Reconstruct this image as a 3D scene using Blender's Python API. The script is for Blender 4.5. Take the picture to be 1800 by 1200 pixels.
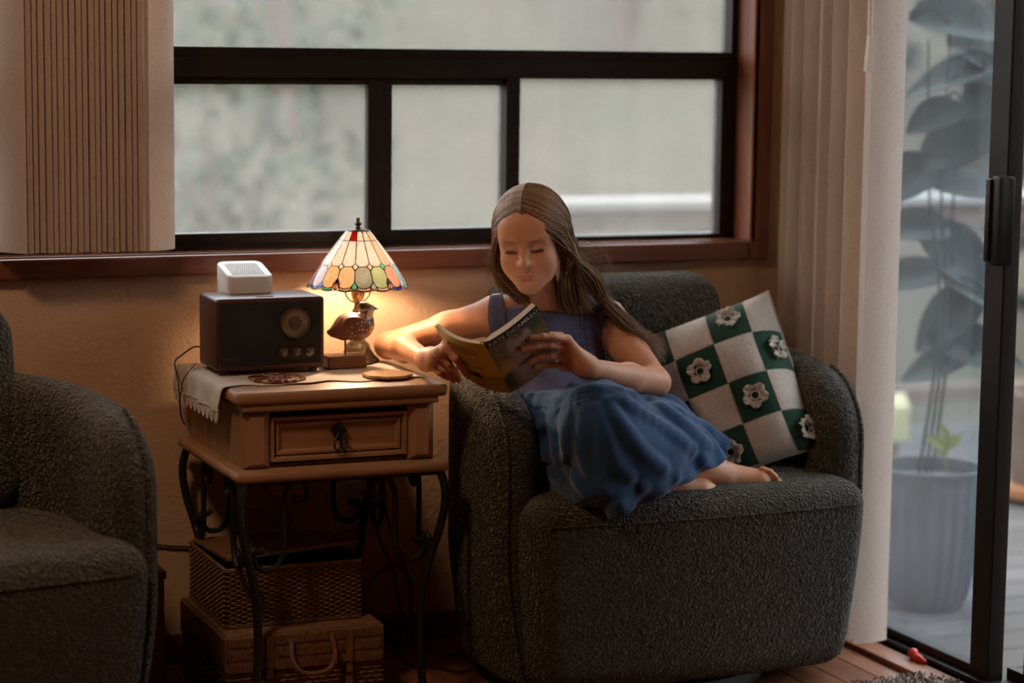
import bpy, bmesh, math, random
import numpy as np
from mathutils import Vector, Matrix
random.seed(7); RNG = np.random.default_rng(7)
S = bpy.context.scene
for _o in list(bpy.data.objects): bpy.data.objects.remove(_o)
COL = S.collection

# ---------------------------------------------------------------- camera, daylight, exposure
CAM_POS = np.array([0.0, 0.0, 1.277])
FPX = 4000.0                                   # focal length in pixels of the 1800 x 1200 frame
YAW, PIT, ROL = (math.radians(a) for a in (22.77, 7.42, 0.68))
def _basis():
    cy, sy, cp, sp = math.cos(YAW), math.sin(YAW), math.cos(PIT), math.sin(PIT)
    fw = np.array([sy*cp, cy*cp, -sp]); r = np.array([cy, -sy, 0.0]); u = np.cross(r, fw)
    c, s = math.cos(ROL), math.sin(ROL)
    return c*r + s*u, -s*r + c*u, fw
CR, CU, CF = _basis()
cam_d = bpy.data.cameras.new('camera'); cam = bpy.data.objects.new('camera', cam_d); COL.objects.link(cam)
cam_d.lens = FPX*36/1800; cam_d.sensor_width = 36; cam_d.clip_start = 0.05; cam_d.clip_end = 300
cam.matrix_world = Matrix(((CR[0], CU[0], -CF[0], 0), (CR[1], CU[1], -CF[1], 0), (CR[2], CU[2], -CF[2], CAM_POS[2]), (0, 0, 0, 1)))
cam_d.dof.use_dof = True; cam_d.dof.focus_distance = 4.38; cam_d.dof.aperture_fstop = 1.8
S.camera = cam

W = bpy.data.worlds.new('World'); S.world = W; W.use_nodes = True
_bg = W.node_tree.nodes['Background']
_bg.inputs[0].default_value = (0.90, 0.96, 1.0, 1); _bg.inputs[1].default_value = 7.0      # even overcast sky
S.view_settings.view_transform = 'Standard'; S.view_settings.look = 'None'
S.view_settings.exposure = 0.0; S.view_settings.gamma = 1.0; S.view_settings.use_curve_mapping = False
S.cycles.use_denoising = True
S.cycles.max_bounces = 8; S.cycles.diffuse_bounces = 4; S.cycles.glossy_bounces = 3; S.cycles.use_adaptive_sampling = True; S.cycles.adaptive_threshold = .04; S.cycles.adaptive_min_samples = 16
S.cycles.transparent_max_bounces = 16; S.cycles.transmission_bounces = 4
S.cycles.sample_clamp_indirect = 4.0; S.cycles.caustics_reflective = False; S.cycles.caustics_refractive = False

def ray(x, y): return CF + (x-900)/FPX*CR - (y-600)/FPX*CU
def atY(x, y, Y): d = ray(x, y); return CAM_POS + d*((Y-CAM_POS[1])/d[1])
def atX(x, y, X): d = ray(x, y); return CAM_POS + d*((X-CAM_POS[0])/d[0])
def atZ(x, y, Z): d = ray(x, y); return CAM_POS + d*((Z-CAM_POS[2])/d[2])
def V(*a): return np.array(a, dtype=float)
def nrm(v): v = np.asarray(v, float); return v/(np.linalg.norm(v)+1e-12)

# ---------------------------------------------------------------- materials
class NT:
    def __init__(s, name):
        s.m = bpy.data.materials.new(name); s.m.use_nodes = True; s.t = s.m.node_tree
        s.b = s.t.nodes['Principled BSDF']; s.out = s.t.nodes['Material Output']
        s.co = None
    def n(s, typ, **kw):
        nd = s.t.nodes.new(typ)
        for k, v in kw.items():
            if k.startswith('i_'):
                key = k[2:]; key = int(key) if key.isdigit() else key.replace('_', ' ')
                if hasattr(v, 'is_linked'): s.t.links.new(v, nd.inputs[key])
                else: nd.inputs[key].default_value = v
            else: setattr(nd, k, v)
        return nd
    def l(s, a, b): s.t.links.new(a, b)
    def coord(s, kind='Object', scale=(1, 1, 1)):
        tc = s.n('ShaderNodeTexCoord'); mp = s.n('ShaderNodeMapping'); s.l(tc.outputs[kind], mp.inputs[0])
        mp.inputs['Scale'].default_value = scale
        return mp.outputs[0]
    def noise(s, vec, scale, detail=4, rough=.55, dist=0):
        nd = s.n('ShaderNodeTexNoise'); s.l(vec, nd.inputs['Vector'])
        nd.inputs['Scale'].default_value = scale; nd.inputs['Detail'].default_value = detail
        nd.inputs['Roughness'].default_value = rough; nd.inputs['Distortion'].default_value = dist
        return nd.outputs['Fac']
    def ramp(s, fac, stops):
        r = s.n('ShaderNodeValToRGB'); s.l(fac, r.inputs[0]); e = r.color_ramp.elements
        while len(e) < len(stops): e.new(.5)
        for q, (p, c) in zip(e, stops): q.position = p; q.color = (*c, 1) if len(c) == 3 else c
        return r.outputs[0]
    def mix(s, fac, a, b, blend='MIX'):
        nd = s.n('ShaderNodeMix', data_type='RGBA', blend_type=blend)
        for k, v in ((0, fac), (6, a), (7, b)):
            if hasattr(v, 'is_linked'): s.l(v, nd.inputs[k])
            else: nd.inputs[k].default_value = (*v, 1) if isinstance(v, tuple) and len(v) == 3 else v
        return nd.outputs[2]
    def math(s, op, a, b=0.0, c=0.0):
        nd = s.n('ShaderNodeMath', operation=op)
        for k, v in enumerate((a, b, c)):
            if hasattr(v, 'is_linked'): s.l(v, nd.inputs[k])
            else: nd.inputs[k].default_value = v
        return nd.outputs[0]
    def bump(s, h, strength=.5, dist=.002):
        nd = s.n('ShaderNodeBump'); s.l(h, nd.inputs['Height']); nd.inputs['Strength'].default_value = strength
        nd.inputs['Distance'].default_value = dist; s.l(nd.outputs[0], s.b.inputs['Normal']); return nd
    def set(s, **kw):
        for k, v in kw.items():
            k = {'col': 'Base Color', 'rough': 'Roughness', 'metal': 'Metallic', 'spec': 'Specular IOR Level', 'sss': 'Subsurface Weight',
                 'sheen': 'Sheen Weight', 'coat': 'Coat Weight', 'alpha': 'Alpha'}.get(k, k)
            i = s.b.inputs[k]
            if hasattr(v, 'is_linked'): s.l(v, i)
            elif isinstance(v, tuple) and len(v) == 3 and i.type == 'RGBA': i.default_value = (*v, 1)
            else: i.default_value = v
        return s
MATS = {}
def plain(name, col, rough=.6, var=.12, scale=30, bump=0, bscale=200, metal=0, **kw):
    """one colour with a little mottling and fine relief"""
    t = NT(name); c = t.coord()
    f = t.noise(c, scale)
    lo = tuple(max(0, x*(1-var)) for x in col); hi = tuple(min(1, x*(1+var)) for x in col)
    t.set(col=t.ramp(f, [(.3, lo), (.7, hi)]), rough=rough, metal=metal, **kw)
    if bump: t.bump(t.noise(c, bscale, 3), bump, .002)
    MATS[name] = t.m; return t.m
def wood(name, dark, light, rough=.5, axis=0, scale=1.0, bump=.15, rnd=False, spec=.4, **kw):
    t = NT(name); sc = [26*scale]*3; sc[axis] = 2.2*scale
    c = t.coord(scale=tuple(sc))
    if rnd:
        oi = t.n('ShaderNodeObjectInfo'); v = t.n('ShaderNodeVectorMath', operation='ADD'); t.l(c, v.inputs[0])
        cmb = t.n('ShaderNodeCombineXYZ'); m_ = t.math('MULTIPLY', oi.outputs['Random'], 80.0)
        for k in range(3): t.l(m_, cmb.inputs[k])
        t.l(cmb.outputs[0], v.inputs[1]); c = v.outputs[0]
    f1 = t.noise(c, 1.0, 6, .6, .6); f2 = t.noise(c, 5.0, 3, .6)
    f = t.math('ADD', t.math('MULTIPLY', f1, .75), t.math('MULTIPLY', f2, .25))
    col = t.ramp(f, [(.32, dark), (.52, tuple((a+b)/2 for a, b in zip(dark, light))), (.7, light)])
    if rnd:
        k_ = t.math('ADD', t.math('MULTIPLY', oi.outputs['Random'], .5), .72)
        hsv = t.n('ShaderNodeHueSaturation'); t.l(col, hsv.inputs['Color']); t.l(k_, hsv.inputs['Value']); col = hsv.outputs[0]
    t.set(col=col, rough=rough, spec=spec, **kw); t.bump(f, bump, .002)
    MATS[name] = t.m; return t.m

# ---------------------------------------------------------------- mesh helpers
def box_vf(a, b):
    x0, y0, z0 = (min(p, q) for p, q in zip(a, b)); x1, y1, z1 = (max(p, q) for p, q in zip(a, b))
    v = [(x0, y0, z0), (x1, y0, z0), (x1, y1, z0), (x0, y1, z0), (x0, y0, z1), (x1, y0, z1), (x1, y1, z1), (x0, y1, z1)]
    return v, [(0, 3, 2, 1), (4, 5, 6, 7), (0, 1, 5, 4), (1, 2, 6, 5), (2, 3, 7, 6), (3, 0, 4, 7)]
def join(*vf):
    V_, F_ = [], []
    for v, f in vf:
        o = len(V_); V_ += [tuple(map(float, p)) for p in v]; F_ += [tuple(int(i)+o for i in q) for q in f]
    return V_, F_
def bevel_vf(v, f, w, seg=2):
    bm = bmesh.new(); bv = [bm.verts.new(p) for p in v]
    for q in f: bm.faces.new([bv[i] for i in q])
    bmesh.ops.bevel(bm, geom=list(bm.edges)+list(bm.verts), offset=w, segments=seg, profile=.5, affect='EDGES')
    bm.verts.ensure_lookup_table(); bm.verts.index_update()
    r = [tuple(p.co) for p in bm.verts], [tuple(p.index for p in q.verts) for q in bm.faces]
    bm.free(); return r
def bbox(a, b, w=.003, seg=2): return bevel_vf(*box_vf(a, b), w, seg)
def frames(pts):
    pts = np.asarray(pts, float); n = len(pts)
    T = np.gradient(pts, axis=0); T /= (np.linalg.norm(T, axis=1, keepdims=True)+1e-12)
    N = np.zeros_like(T); a = V(0, 0, 1) if abs(T[0][2]) < .9 else V(1, 0, 0)
    N[0] = nrm(np.cross(np.cross(T[0], a), T[0]))
    for i in range(1, n):
        q = N[i-1]-T[i]*np.dot(N[i-1], T[i]); N[i] = nrm(q)
    return T, N, np.cross(T, N)
def tube(pts, r, sides=8, caps=True):
    pts = np.asarray(pts, float); n = len(pts); r = np.broadcast_to(np.asarray(r, float), (n,))
    T, N, B = frames(pts); a = np.arange(sides)*2*math.pi/sides
    v = (pts[:, None] + r[:, None, None]*(np.cos(a)[None, :, None]*N[:, None]+np.sin(a)[None, :, None]*B[:, None])).reshape(-1, 3)
    f = [(i*sides+j, i*sides+(j+1) % sides, (i+1)*sides+(j+1) % sides, (i+1)*sides+j) for i in range(n-1) for j in range(sides)]
    if caps: f += [tuple(range(sides))[::-1], tuple((n-1)*sides+j for j in range(sides))]
    return v.tolist(), f
def spline(ctrl, n=24):
    """Catmull-Rom through the control points"""
    P = np.asarray(ctrl, float); P = np.vstack([2*P[0]-P[1], P, 2*P[-1]-P[-2]]); m = len(P)-3
    out = []
    for t in np.linspace(0, m-1e-6, n):
        i = int(t); u = t-i; a, b, c, d = P[i:i+4]
        out.append(.5*((2*b)+(c-a)*u+(2*a-5*b+4*c-d)*u*u+(3*b-a-3*c+d)*u**3))
    return np.array(out)
def lathe(prof, center=(0, 0, 0), n=32, cap=True):
    prof = [(max(r, 1e-4), z) for r, z in prof]; v = []; f = []
    for r, z in prof:
        for j in range(n):
            a = 2*math.pi*j/n; v.append((center[0]+r*math.cos(a), center[1]+r*math.sin(a), center[2]+z))
    for i in range(len(prof)-1):
        for j in range(n): f.append((i*n+j, i*n+(j+1) % n, (i+1)*n+(j+1) % n, (i+1)*n+j))
    if cap: f += [tuple(range(n))[::-1], tuple((len(prof)-1)*n+j for j in range(n))]
    return v, f
def prism(poly, d0, d1, axes=(0, 1, 2)):
    """2-D outline extruded: poly coordinates go to axes[0], axes[1]; depth to axes[2]"""
    n = len(poly); v = []
    for d in (d0, d1):
        for p in poly:
            q = [0, 0, 0]; q[axes[0]] = p[0]; q[axes[1]] = p[1]; q[axes[2]] = d; v.append(tuple(q))
    f = [tuple(range(n))[::-1], tuple(range(n, 2*n))]+[(i, (i+1) % n, n+(i+1) % n, n+i) for i in range(n)]
    return v, f
def gridsurf(P, thick=None):
    """P: (m,n,3) array of points -> quads; thick gives a closed slab along the normals"""
    P = np.asarray(P, float); m, n = P.shape[:2]
    f = [(i*n+j, i*n+j+1, (i+1)*n+j+1, (i+1)*n+j) for i in range(m-1) for j in range(n-1)]
    if thick is None: return P.reshape(-1, 3).tolist(), f
    du = np.gradient(P, axis=0); dv = np.gradient(P, axis=1); N = np.cross(du, dv); N /= np.linalg.norm(N, axis=2, keepdims=True)+1e-12
    Q = P+N*thick; k = m*n
    f2 = [tuple(i+k for i in q[::-1]) for q in f]
    rim = []
    for i in range(m-1):
        rim += [(i*n, (i+1)*n, k+(i+1)*n, k+i*n), ((i+1)*n+n-1, i*n+n-1, k+i*n+n-1, k+(i+1)*n+n-1)]
    for j in range(n-1):
        rim += [(j+1, j, k+j, k+j+1), ((m-1)*n+j, (m-1)*n+j+1, k+(m-1)*n+j+1, k+(m-1)*n+j)]
    return np.vstack([P.reshape(-1, 3), Q.reshape(-1, 3)]).tolist(), f+f2+rim

ORG = {}
def worg(o):
    return ORG.get(o.name, V(0, 0, 0)) if o else V(0, 0, 0)
def obj(name, vf, mat, parent=None, smooth=True, at=None, fixn=True):
    """vertices in world coordinates -> ONE mesh object (a part when it has a parent)"""
    v, f = vf; v = np.asarray(v, float)
    org = np.asarray(at, float) if at is not None else worg(parent)
    me = bpy.data.meshes.new(name); me.from_pydata((v-org).tolist(), [], [tuple(int(i) for i in q) for q in f])
    if fixn:
        bm = bmesh.new(); bm.from_mesh(me); bmesh.ops.recalc_face_normals(bm, faces=bm.faces); bm.to_mesh(me); bm.free()
    if smooth:
        me.polygons.foreach_set('use_smooth', [True]*len(me.polygons))
        if smooth != 'all' : 
            try: me.set_sharp_from_angle(angle=math.radians(40))
            except Exception: pass
    me.materials.append(MATS[mat] if isinstance(mat, str) else mat); me.update()
    o = bpy.data.objects.new(name, me); COL.objects.link(o)
    o.location = org-worg(parent); ORG[o.name] = org
    if parent: o.parent = parent
    return o
def tag(o, label=None, cat=None, group=None, kind=None):
    if label: o['label'] = label
    if cat: o['category'] = cat
    if group: o['group'] = group
    if kind: o['kind'] = kind
    return o
def thing(name, label, cat, loc=(0, 0, 0), group=None):
    o = bpy.data.objects.new(name, None); COL.objects.link(o); o.location = loc; o.empty_display_size = .05
    ORG[o.name] = np.asarray(loc, float); return tag(o, label, cat, group)
def struct(name, vf, mat, parent=None, smooth=False):
    o = obj(name, vf, mat, parent, smooth); o['kind'] = 'structure'; return o
def dup(o, loc, parent=None):
    c = o.copy(); COL.objects.link(c); c.location = loc; c.parent = parent; return c

# ---------------------------------------------------------------- signed-distance modelling (surface nets on a sparse grid)
def smin(a, b, k):
    h = np.maximum(k-np.abs(a-b), 0)/k; return np.minimum(a, b)-h*h*k*.25
def smax(a, b, k): return -smin(-a, -b, k)
def sd_ell(p, c, r, R=None):
    q = p-np.asarray(c, np.float32)
    if R is not None: q = q@np.asarray(R, np.float32).T
    r = np.asarray(r, np.float32); k0 = np.linalg.norm(q/r, axis=1); k1 = np.linalg.norm(q/(r*r), axis=1)+1e-9
    return k0*(k0-1)/k1
def sd_cone(p, a, b, ra, rb):
    a = np.asarray(a, np.float32); b = np.asarray(b, np.float32); d = b-a
    t = np.clip(((p-a)@d)/(d@d+1e-12), 0, 1); return np.linalg.norm(p-a-t[:, None]*d, axis=1)-(ra+(rb-ra)*t)
def sd_rbox(p, c, h, r, R=None):
    q = p-np.asarray(c, np.float32)
    if R is not None: q = q@np.asarray(R, np.float32).T
    q = np.abs(q)-(np.asarray(h, np.float32)-r)
    return np.linalg.norm(np.maximum(q, 0), axis=1)+np.minimum(q.max(1), 0)-r
def surfnet(D, org, h):
    s = D < 0; c = np.zeros(tuple(d-1 for d in D.shape), np.uint8)
    sl = [slice(None, -1), slice(1, None)]
    for i in (0, 1):
        for j in (0, 1):
            for k in (0, 1): c += s[sl[i], sl[j], sl[k]]
    m = (c > 0) & (c < 8); I = np.argwhere(m); n = len(I)
    idx = np.full(m.shape, -1, np.int32); idx[m] = np.arange(n)
    off = np.array([(i, j, k) for i in (0, 1) for j in (0, 1) for k in (0, 1)])
    val = np.stack([D[I[:, 0]+o[0], I[:, 1]+o[1], I[:, 2]+o[2]] for o in off], 1).astype(np.float64)
    acc = np.zeros((n, 3)); cnt = np.zeros(n)
    for a in range(8):
        for b in range(a+1, 8):
            if np.abs(off[a]-off[b]).sum() != 1: continue
            va, vb = val[:, a], val[:, b]; x = (va < 0) != (vb < 0); t = np.where(x, va/np.where(x, va-vb, 1), 0)
            acc += np.where(x[:, None], off[a]+t[:, None]*(off[b]-off[a]), 0); cnt += x
    verts = (I+acc/cnt[:, None])*h+org
    F = []
    for ax in range(3):
        u, w = (ax+1) % 3, (ax+2) % 3
        s0 = np.take(s, range(0, D.shape[ax]-1), ax); s1 = np.take(s, range(1, D.shape[ax]), ax)
        E = np.argwhere(s0 != s1)
        E = E[(E[:, u] > 0) & (E[:, w] > 0) & (E[:, u] < D.shape[u]-1) & (E[:, w] < D.shape[w]-1)]
        neg = s0[E[:, 0], E[:, 1], E[:, 2]]
        def cell(du, dw):
            q = E.copy(); q[:, u] += du; q[:, w] += dw; return idx[q[:, 0], q[:, 1], q[:, 2]]
        Q = np.stack([cell(-1, -1), cell(0, -1), cell(0, 0), cell(-1, 0)], 1); Q[~neg] = Q[~neg][:, ::-1]; F.append(Q)
    return verts, np.vstack(F)
def mesh_sdf(fn, lo, hi, h, margin=1.35, B=8):
    lo = np.asarray(lo, float); hi = np.asarray(hi, float); nb = np.ceil((hi-lo)/(h*B)).astype(int); n = nb*B+1
    g = np.stack(np.meshgrid(*[np.arange(k) for k in nb], indexing='ij'), -1).reshape(-1, 3)
    cc = (lo+(g+.5)*B*h).astype(np.float32)
    dc = np.concatenate([fn(cc[i:i+200000]) for i in range(0, len(cc), 200000)])
    act = np.abs(dc) < B*h*.866*margin
    sg = np.where(dc < 0, -1., 1.).reshape(nb).astype(np.float32)
    D = np.ones(n, np.float32)
    D[:-1, :-1, :-1] = np.repeat(np.repeat(np.repeat(sg, B, 0), B, 1), B, 2)
    loc = np.stack(np.meshgrid(*[np.arange(B+1)]*3, indexing='ij'), -1).reshape(-1, 3); A = g[act]
    for i in range(0, len(A), 500):
        a = A[i:i+500]; pts = (lo+(a[:, None]*B+loc[None])*h).astype(np.float32).reshape(-1, 3)
        d = fn(pts).reshape(len(a), B+1, B+1, B+1)
        for q, w in zip(a, d): D[q[0]*B:q[0]*B+B+1, q[1]*B:q[1]*B+B+1, q[2]*B:q[2]*B+B+1] = w
    return surfnet(D, lo, h)

# ---------------------------------------------------------------- material library
plain('iron', (.012, .011, .010), .55, .3, 60, .2, 300, metal=.3)
plain('dark_frame', (.020, .013, .010), .45, .2, 12, spec=.2)
plain('black_plastic', (.012, .012, .012), .4)
plain('ceiling', (.62, .56, .48), .9)
wood('trim_wood', (.12, .038, .019), (.26, .092, .046), .34, 0, .7, .08)
wood('trim_wood_up', (.12, .038, .019), (.26, .092, .046), .34, 2, .7, .08)
wood('sill_wood', (.12, .038, .019), (.26, .092, .046), .14, 0, .7, .03)
wood('floor_wood', (.17, .058, .028), (.34, .132, .066), .38, 1, .8, .12, rnd=True)
wood('pine', (.26, .128, .060), (.43, .24, .12), .45, 0, .9, .12)
wood('pine_up', (.26, .128, .060), (.43, .24, .12), .45, 2, .9, .12)
wood('walnut', (.045, .014, .009), (.10, .032, .018), .38, 0, 1.2, .06)
wood('block_wood', (.13, .055, .026), (.25, .12, .06), .5, 0, 2.0, .1)
wood('deck_wood', (.034, .030, .029), (.056, .051, .049), .8, 0, .6, .2, rnd=True)

def _wall():
    t = NT('wall_paint'); c = t.coord()
    f = t.noise(c, 2.5, 3); t.set(col=t.ramp(f, [(.3, (.55, .355, .225)), (.7, (.59, .385, .25))]), rough=.75, spec=.25)
    h = t.ramp(t.noise(c, 95, 4, .55, .4), [(.38, (0, 0, 0)), (.66, (1, 1, 1))]); t.bump(h, .35, .0022); MATS['wall'] = t.m
_wall()

def _vane():
    """fabric-look vinyl of the vertical blinds: scribbled print, lets a little light through"""
    t = NT('vane'); c = t.coord(); c2 = t.coord(scale=(1, 1, .45))
    n1 = t.noise(c2, 130, 5, .7, 2.2); n2 = t.noise(c, 9, 3)
    col = t.mix(t.ramp(n1, [(.54, (0, 0, 0)), (.72, (1, 1, 1))]), (.72, .60, .51), (.50, .37, .30))
    col = t.mix(t.math('MULTIPLY', n2, .35), col, (.52, .38, .30))
    t.set(col=col, rough=.55, spec=.25); t.bump(n1, .1, .001)
    tr = t.n('ShaderNodeBsdfTranslucent'); t.l(col, tr.inputs[0])
    mx = t.n('ShaderNodeMixShader'); mx.inputs[0].default_value = .42
    t.l(t.b.outputs[0], mx.inputs[1]); t.l(tr.outputs[0], mx.inputs[2]); t.l(mx.outputs[0], t.out.inputs[0]); MATS['vane'] = t.m
_vane()

def glass(name, dust, speck, tint=(1, 1, 1), scale=1.0, streak=False, dtint=(.8, .78, .74)):
    """clear pane with dust film, dried drops and wipe marks on it"""
    t = NT(name); t.t.nodes.remove(t.b); c = t.coord()
    tr = t.n('ShaderNodeBsdfTransparent'); tr.inputs[0].default_value = (*tint, 1)
    gl = t.n('ShaderNodeBsdfGlossy'); gl.inputs['Roughness'].default_value = .012
    fr = t.n('ShaderNodeFresnel'); ge = t.n('ShaderNodeNewGeometry'); io = t.math('ADD', t.math('MULTIPLY', ge.outputs['Backfacing'], 1/1.5-1.5), 1.5); t.l(io, fr.inputs[0])
    m1 = t.n('ShaderNodeMixShader'); t.l(fr.outputs[0], m1.inputs[0]); t.l(tr.outputs[0], m1.inputs[1]); t.l(gl.outputs[0], m1.inputs[2])
    du = t.n('ShaderNodeBsdfTranslucent'); du.inputs[0].default_value = (*dtint, 1)
    dd = t.n('ShaderNodeBsdfDiffuse'); dd.inputs[0].default_value = (*dtint, 1)
    md = t.n('ShaderNodeMixShader'); md.inputs[0].default_value = .25; t.l(du.outputs[0], md.inputs[1]); t.l(dd.outputs[0], md.inputs[2])
    film = t.ramp(t.noise(c, 7*scale, 5, .65), [(.25, (dust*.72,)*3), (.75, (dust*1.25,)*3)])
    vo = t.n('ShaderNodeTexVoronoi'); t.l(c, vo.inputs['Vector']); vo.inputs['Scale'].default_value = 85*scale
    big = t.ramp(t.noise(c, 22*scale, 3), [(.42, (0, 0, 0)), (.68, (1, 1, 1))])
    sp = t.math('MULTIPLY', t.ramp(vo.outputs['Distance'], [(.10, (1, 1, 1)), (.27, (0, 0, 0))]), big)
    vo2 = t.n('ShaderNodeTexVoronoi'); t.l(c, vo2.inputs['Vector']); vo2.inputs['Scale'].default_value = 48*scale
    sp2 = t.math('MULTIPLY', t.ramp(vo2.outputs['Distance'], [(.06, (1, 1, 1)), (.13, (0, 0, 0))]), t.ramp(t.noise(c, 9*scale, 2), [(.5, (0, 0, 0)), (.6, (1, 1, 1))]))
    sc = t.coord(scale=(9, 9, 160) if not streak else (4, 9, 130))
    st = t.ramp(t.noise(sc, 1.2, 4, .7), [(.63, (0, 0, 0)), (.74, (1, 1, 1))])
    msk = t.ramp(t.noise(c, 5*scale, 2), [(.5, (0, 0, 0)), (.65, (1, 1, 1))])
    tot = t.math('ADD', film, t.math('MULTIPLY', t.math('MAXIMUM', sp, sp2), speck))
    tot = t.math('ADD', tot, t.math('MULTIPLY', t.math('MULTIPLY', st, msk), speck*(.5 if not streak else .9)))
    tot = t.math('MINIMUM', tot, .9)
    m2 = t.n('ShaderNodeMixShader'); t.l(tot, m2.inputs[0]); t.l(m1.outputs[0], m2.inputs[1]); t.l(md.outputs[0], m2.inputs[2])
    t.l(m2.outputs[0], t.out.inputs[0]); MATS[name] = t.m
glass('window_glass', .085, .22)
glass('door_glass', .022, .10, (.93, .97, 1), 1.0, True, (.50, .58, .68))  # door dust tinted blue to imitate bluish sky light on it

def _boucle():
    t = NT('boucle'); c = t.coord()
    n0 = t.n('ShaderNodeTexNoise'); t.l(c, n0.inputs['Vector']); n0.inputs['Scale'].default_value = 55
    v = t.n('ShaderNodeVectorMath', operation='MULTIPLY_ADD'); t.l(n0.outputs['Color'], v.inputs[0]); v.inputs[1].default_value = (.024,)*3; t.l(c, v.inputs[2])
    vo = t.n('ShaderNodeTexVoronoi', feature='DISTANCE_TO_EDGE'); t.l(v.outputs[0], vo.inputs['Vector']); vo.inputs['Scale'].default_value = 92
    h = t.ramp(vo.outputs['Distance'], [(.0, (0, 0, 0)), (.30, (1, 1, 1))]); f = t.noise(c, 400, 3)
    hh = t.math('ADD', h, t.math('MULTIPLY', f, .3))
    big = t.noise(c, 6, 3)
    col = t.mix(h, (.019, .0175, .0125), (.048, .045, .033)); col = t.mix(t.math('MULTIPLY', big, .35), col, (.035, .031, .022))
    t.set(col=col, rough=.95, spec=.12, sheen=.32); t.b.inputs['Sheen Roughness'].default_value = .6; t.b.inputs['Sheen Tint'].default_value = (.86, .80, .68, 1)
    t.bump(hh, 1.0, .0065); MATS['boucle'] = t.m
_boucle()

# ---------------------------------------------------------------- the room
XR, YB = 2.585, 4.5            # inner faces of the door wall and the window wall
XL, YF, ZC = -2.3, -1.7, 2.42
WX0, WX1, WZ0, WZ1 = 0.30, 2.455, 0.848, 2.10      # window opening
DY0, DY1, DZ1 = 3.3, 4.31, 2.06                    # sliding door opening

floor = struct('floor', box_vf((XL, YF, -.06), (XR+.02, YB+.02, -.012)), plain('subfloor', (.05, .03, .02), .8))
pw, plen = .0835, 1.5
k = 0; x = XL
while x < XR-.08:
    y = YF-(k*0.57 % plen)
    while y < YB:
        y0, y1 = max(y, YF), min(y+plen, YB-.002)
        if y1-y0 > .05:

            o = obj('plank', bevel_vf(*box_vf((x+.0006, y0+.0006, -.012), (x+pw-.0006, y1-.0006, 0)), .0012, 1), 'floor_wood', floor, smooth=False)
        y += plen
    x += pw; k += 1
trim = struct('trim_1', bbox((XR-.062, DY0-.1, -.002), (XR-.002, YB-.02, .012), .003), 'floor_wood')     # wooden threshold strip along the door

def wall_with_hole(name, plane, a0, a1, h0, h1, t0, t1, ha0, ha1, hz0, hz1):
    parts = [((a0, h0), (ha0, h1)), ((ha1, h0), (a1, h1)), ((ha0, h0), (ha1, hz0)), ((ha0, hz1), (ha1, h1))]
    vf = []
    for (p0, q0), (p1, q1) in parts:
        if p1-p0 < 1e-4 or q1-q0 < 1e-4: continue
        if plane == 'Y': vf.append(box_vf((p0, t0, q0), (p1, t1, q1)))
        else: vf.append(box_vf((t0, p0, q0), (t1, p1, q1)))
    return struct(name, join(*vf), 'wall')
wall_back = wall_with_hole('wall_back', 'Y', XL-.1, XR+.14, -.06, ZC, YB, YB+.14, WX0, WX1, WZ0, WZ1)
wall_right = wall_with_hole('wall_right', 'X', YF-.1, YB, -.06, ZC, XR, XR+.14, DY0, DY1, 0.0, DZ1)
struct('wall_left', box_vf((XL-.1, YF, -.06), (XL, YB, ZC)), 'wall')
struct('wall_front', box_vf((XL-.1, YF-.1, -.06), (XR+.14, YF, ZC)), 'wall')
struct('ceiling', box_vf((XL-.1, YF-.1, ZC), (XR+.14, YB+.14, ZC+.1)), 'ceiling')
struct('baseboard_back', bbox((XL, YB-.012, .001), (XR-.07, YB-.0005, .062), .004), 'trim_wood')
struct('trim_2', box_vf((1.0505, YB-.0012, .07), (1.0535, YB-.0002, .80)), 'wall')                  # drywall seam ridge

# ---------------------------------------------------------------- window in the back wall
yf = 4.555                                          # inner face of the dark aluminium frame
win = struct('window_1', join(box_vf((WX0, yf, WZ0), (WX1+.012, yf+.05, WZ0+.012)), box_vf((WX0, yf, WZ1-.04), (WX1+.012, yf+.05, WZ1)),
             box_vf((2.437, yf, WZ0), (WX1+.012, yf+.05, WZ1)), box_vf((WX0, yf, WZ0), (WX0+.03, yf+.05, WZ1))), 'dark_frame')
def frame_bar(a, b, w=.002): return obj('frame_bar', bbox(a, b, w), 'dark_frame', win, smooth=False)
frame_bar((WX0, yf-.003, 1.205), (2.46, yf+.045, 1.247)); frame_bar((WX0, yf+.004, 1.243), (2.46, yf+.05, 1.2665))
frame_bar((WX0, yf+.008, 1.19), (1.91, yf+.05, 1.21)); frame_bar((WX0, yf+.012, .85), (2.46, yf+.05, .861))
frame_bar((WX0, yf+.008, .85), (1.91, yf+.045, .884)); frame_bar((2.418, yf+.004, .85), (2.46, yf+.045, 1.217))
frame_bar((1.893, yf+.0, .85), (1.925, yf+.048, 1.217)); frame_bar((1.579, yf+.004, .87), (1.612, yf+.03, 1.205)); frame_bar((1.608, yf+.01, .87), (1.635, yf+.046, 1.205))
frame_bar((.72, yf+.004, .87), (.75, yf+.04, 1.205))
def pane(a, b): return obj('pane', box_vf(a, b), 'window_glass', win, smooth=False)
pane((WX0+.02, yf+.030, 1.262), (2.445, yf+.034, 2.07)); pane((.745, yf+.018, .88), (1.583, yf+.022, 1.195)); pane((WX0+.02, yf+.018, .88), (.725, yf+.022, 1.195))
pane((1.63, yf+.03, .88), (1.897, yf+.034, 1.195)); pane((1.92, yf+.026, .858), (2.422, yf+.03, 1.213))
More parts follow.
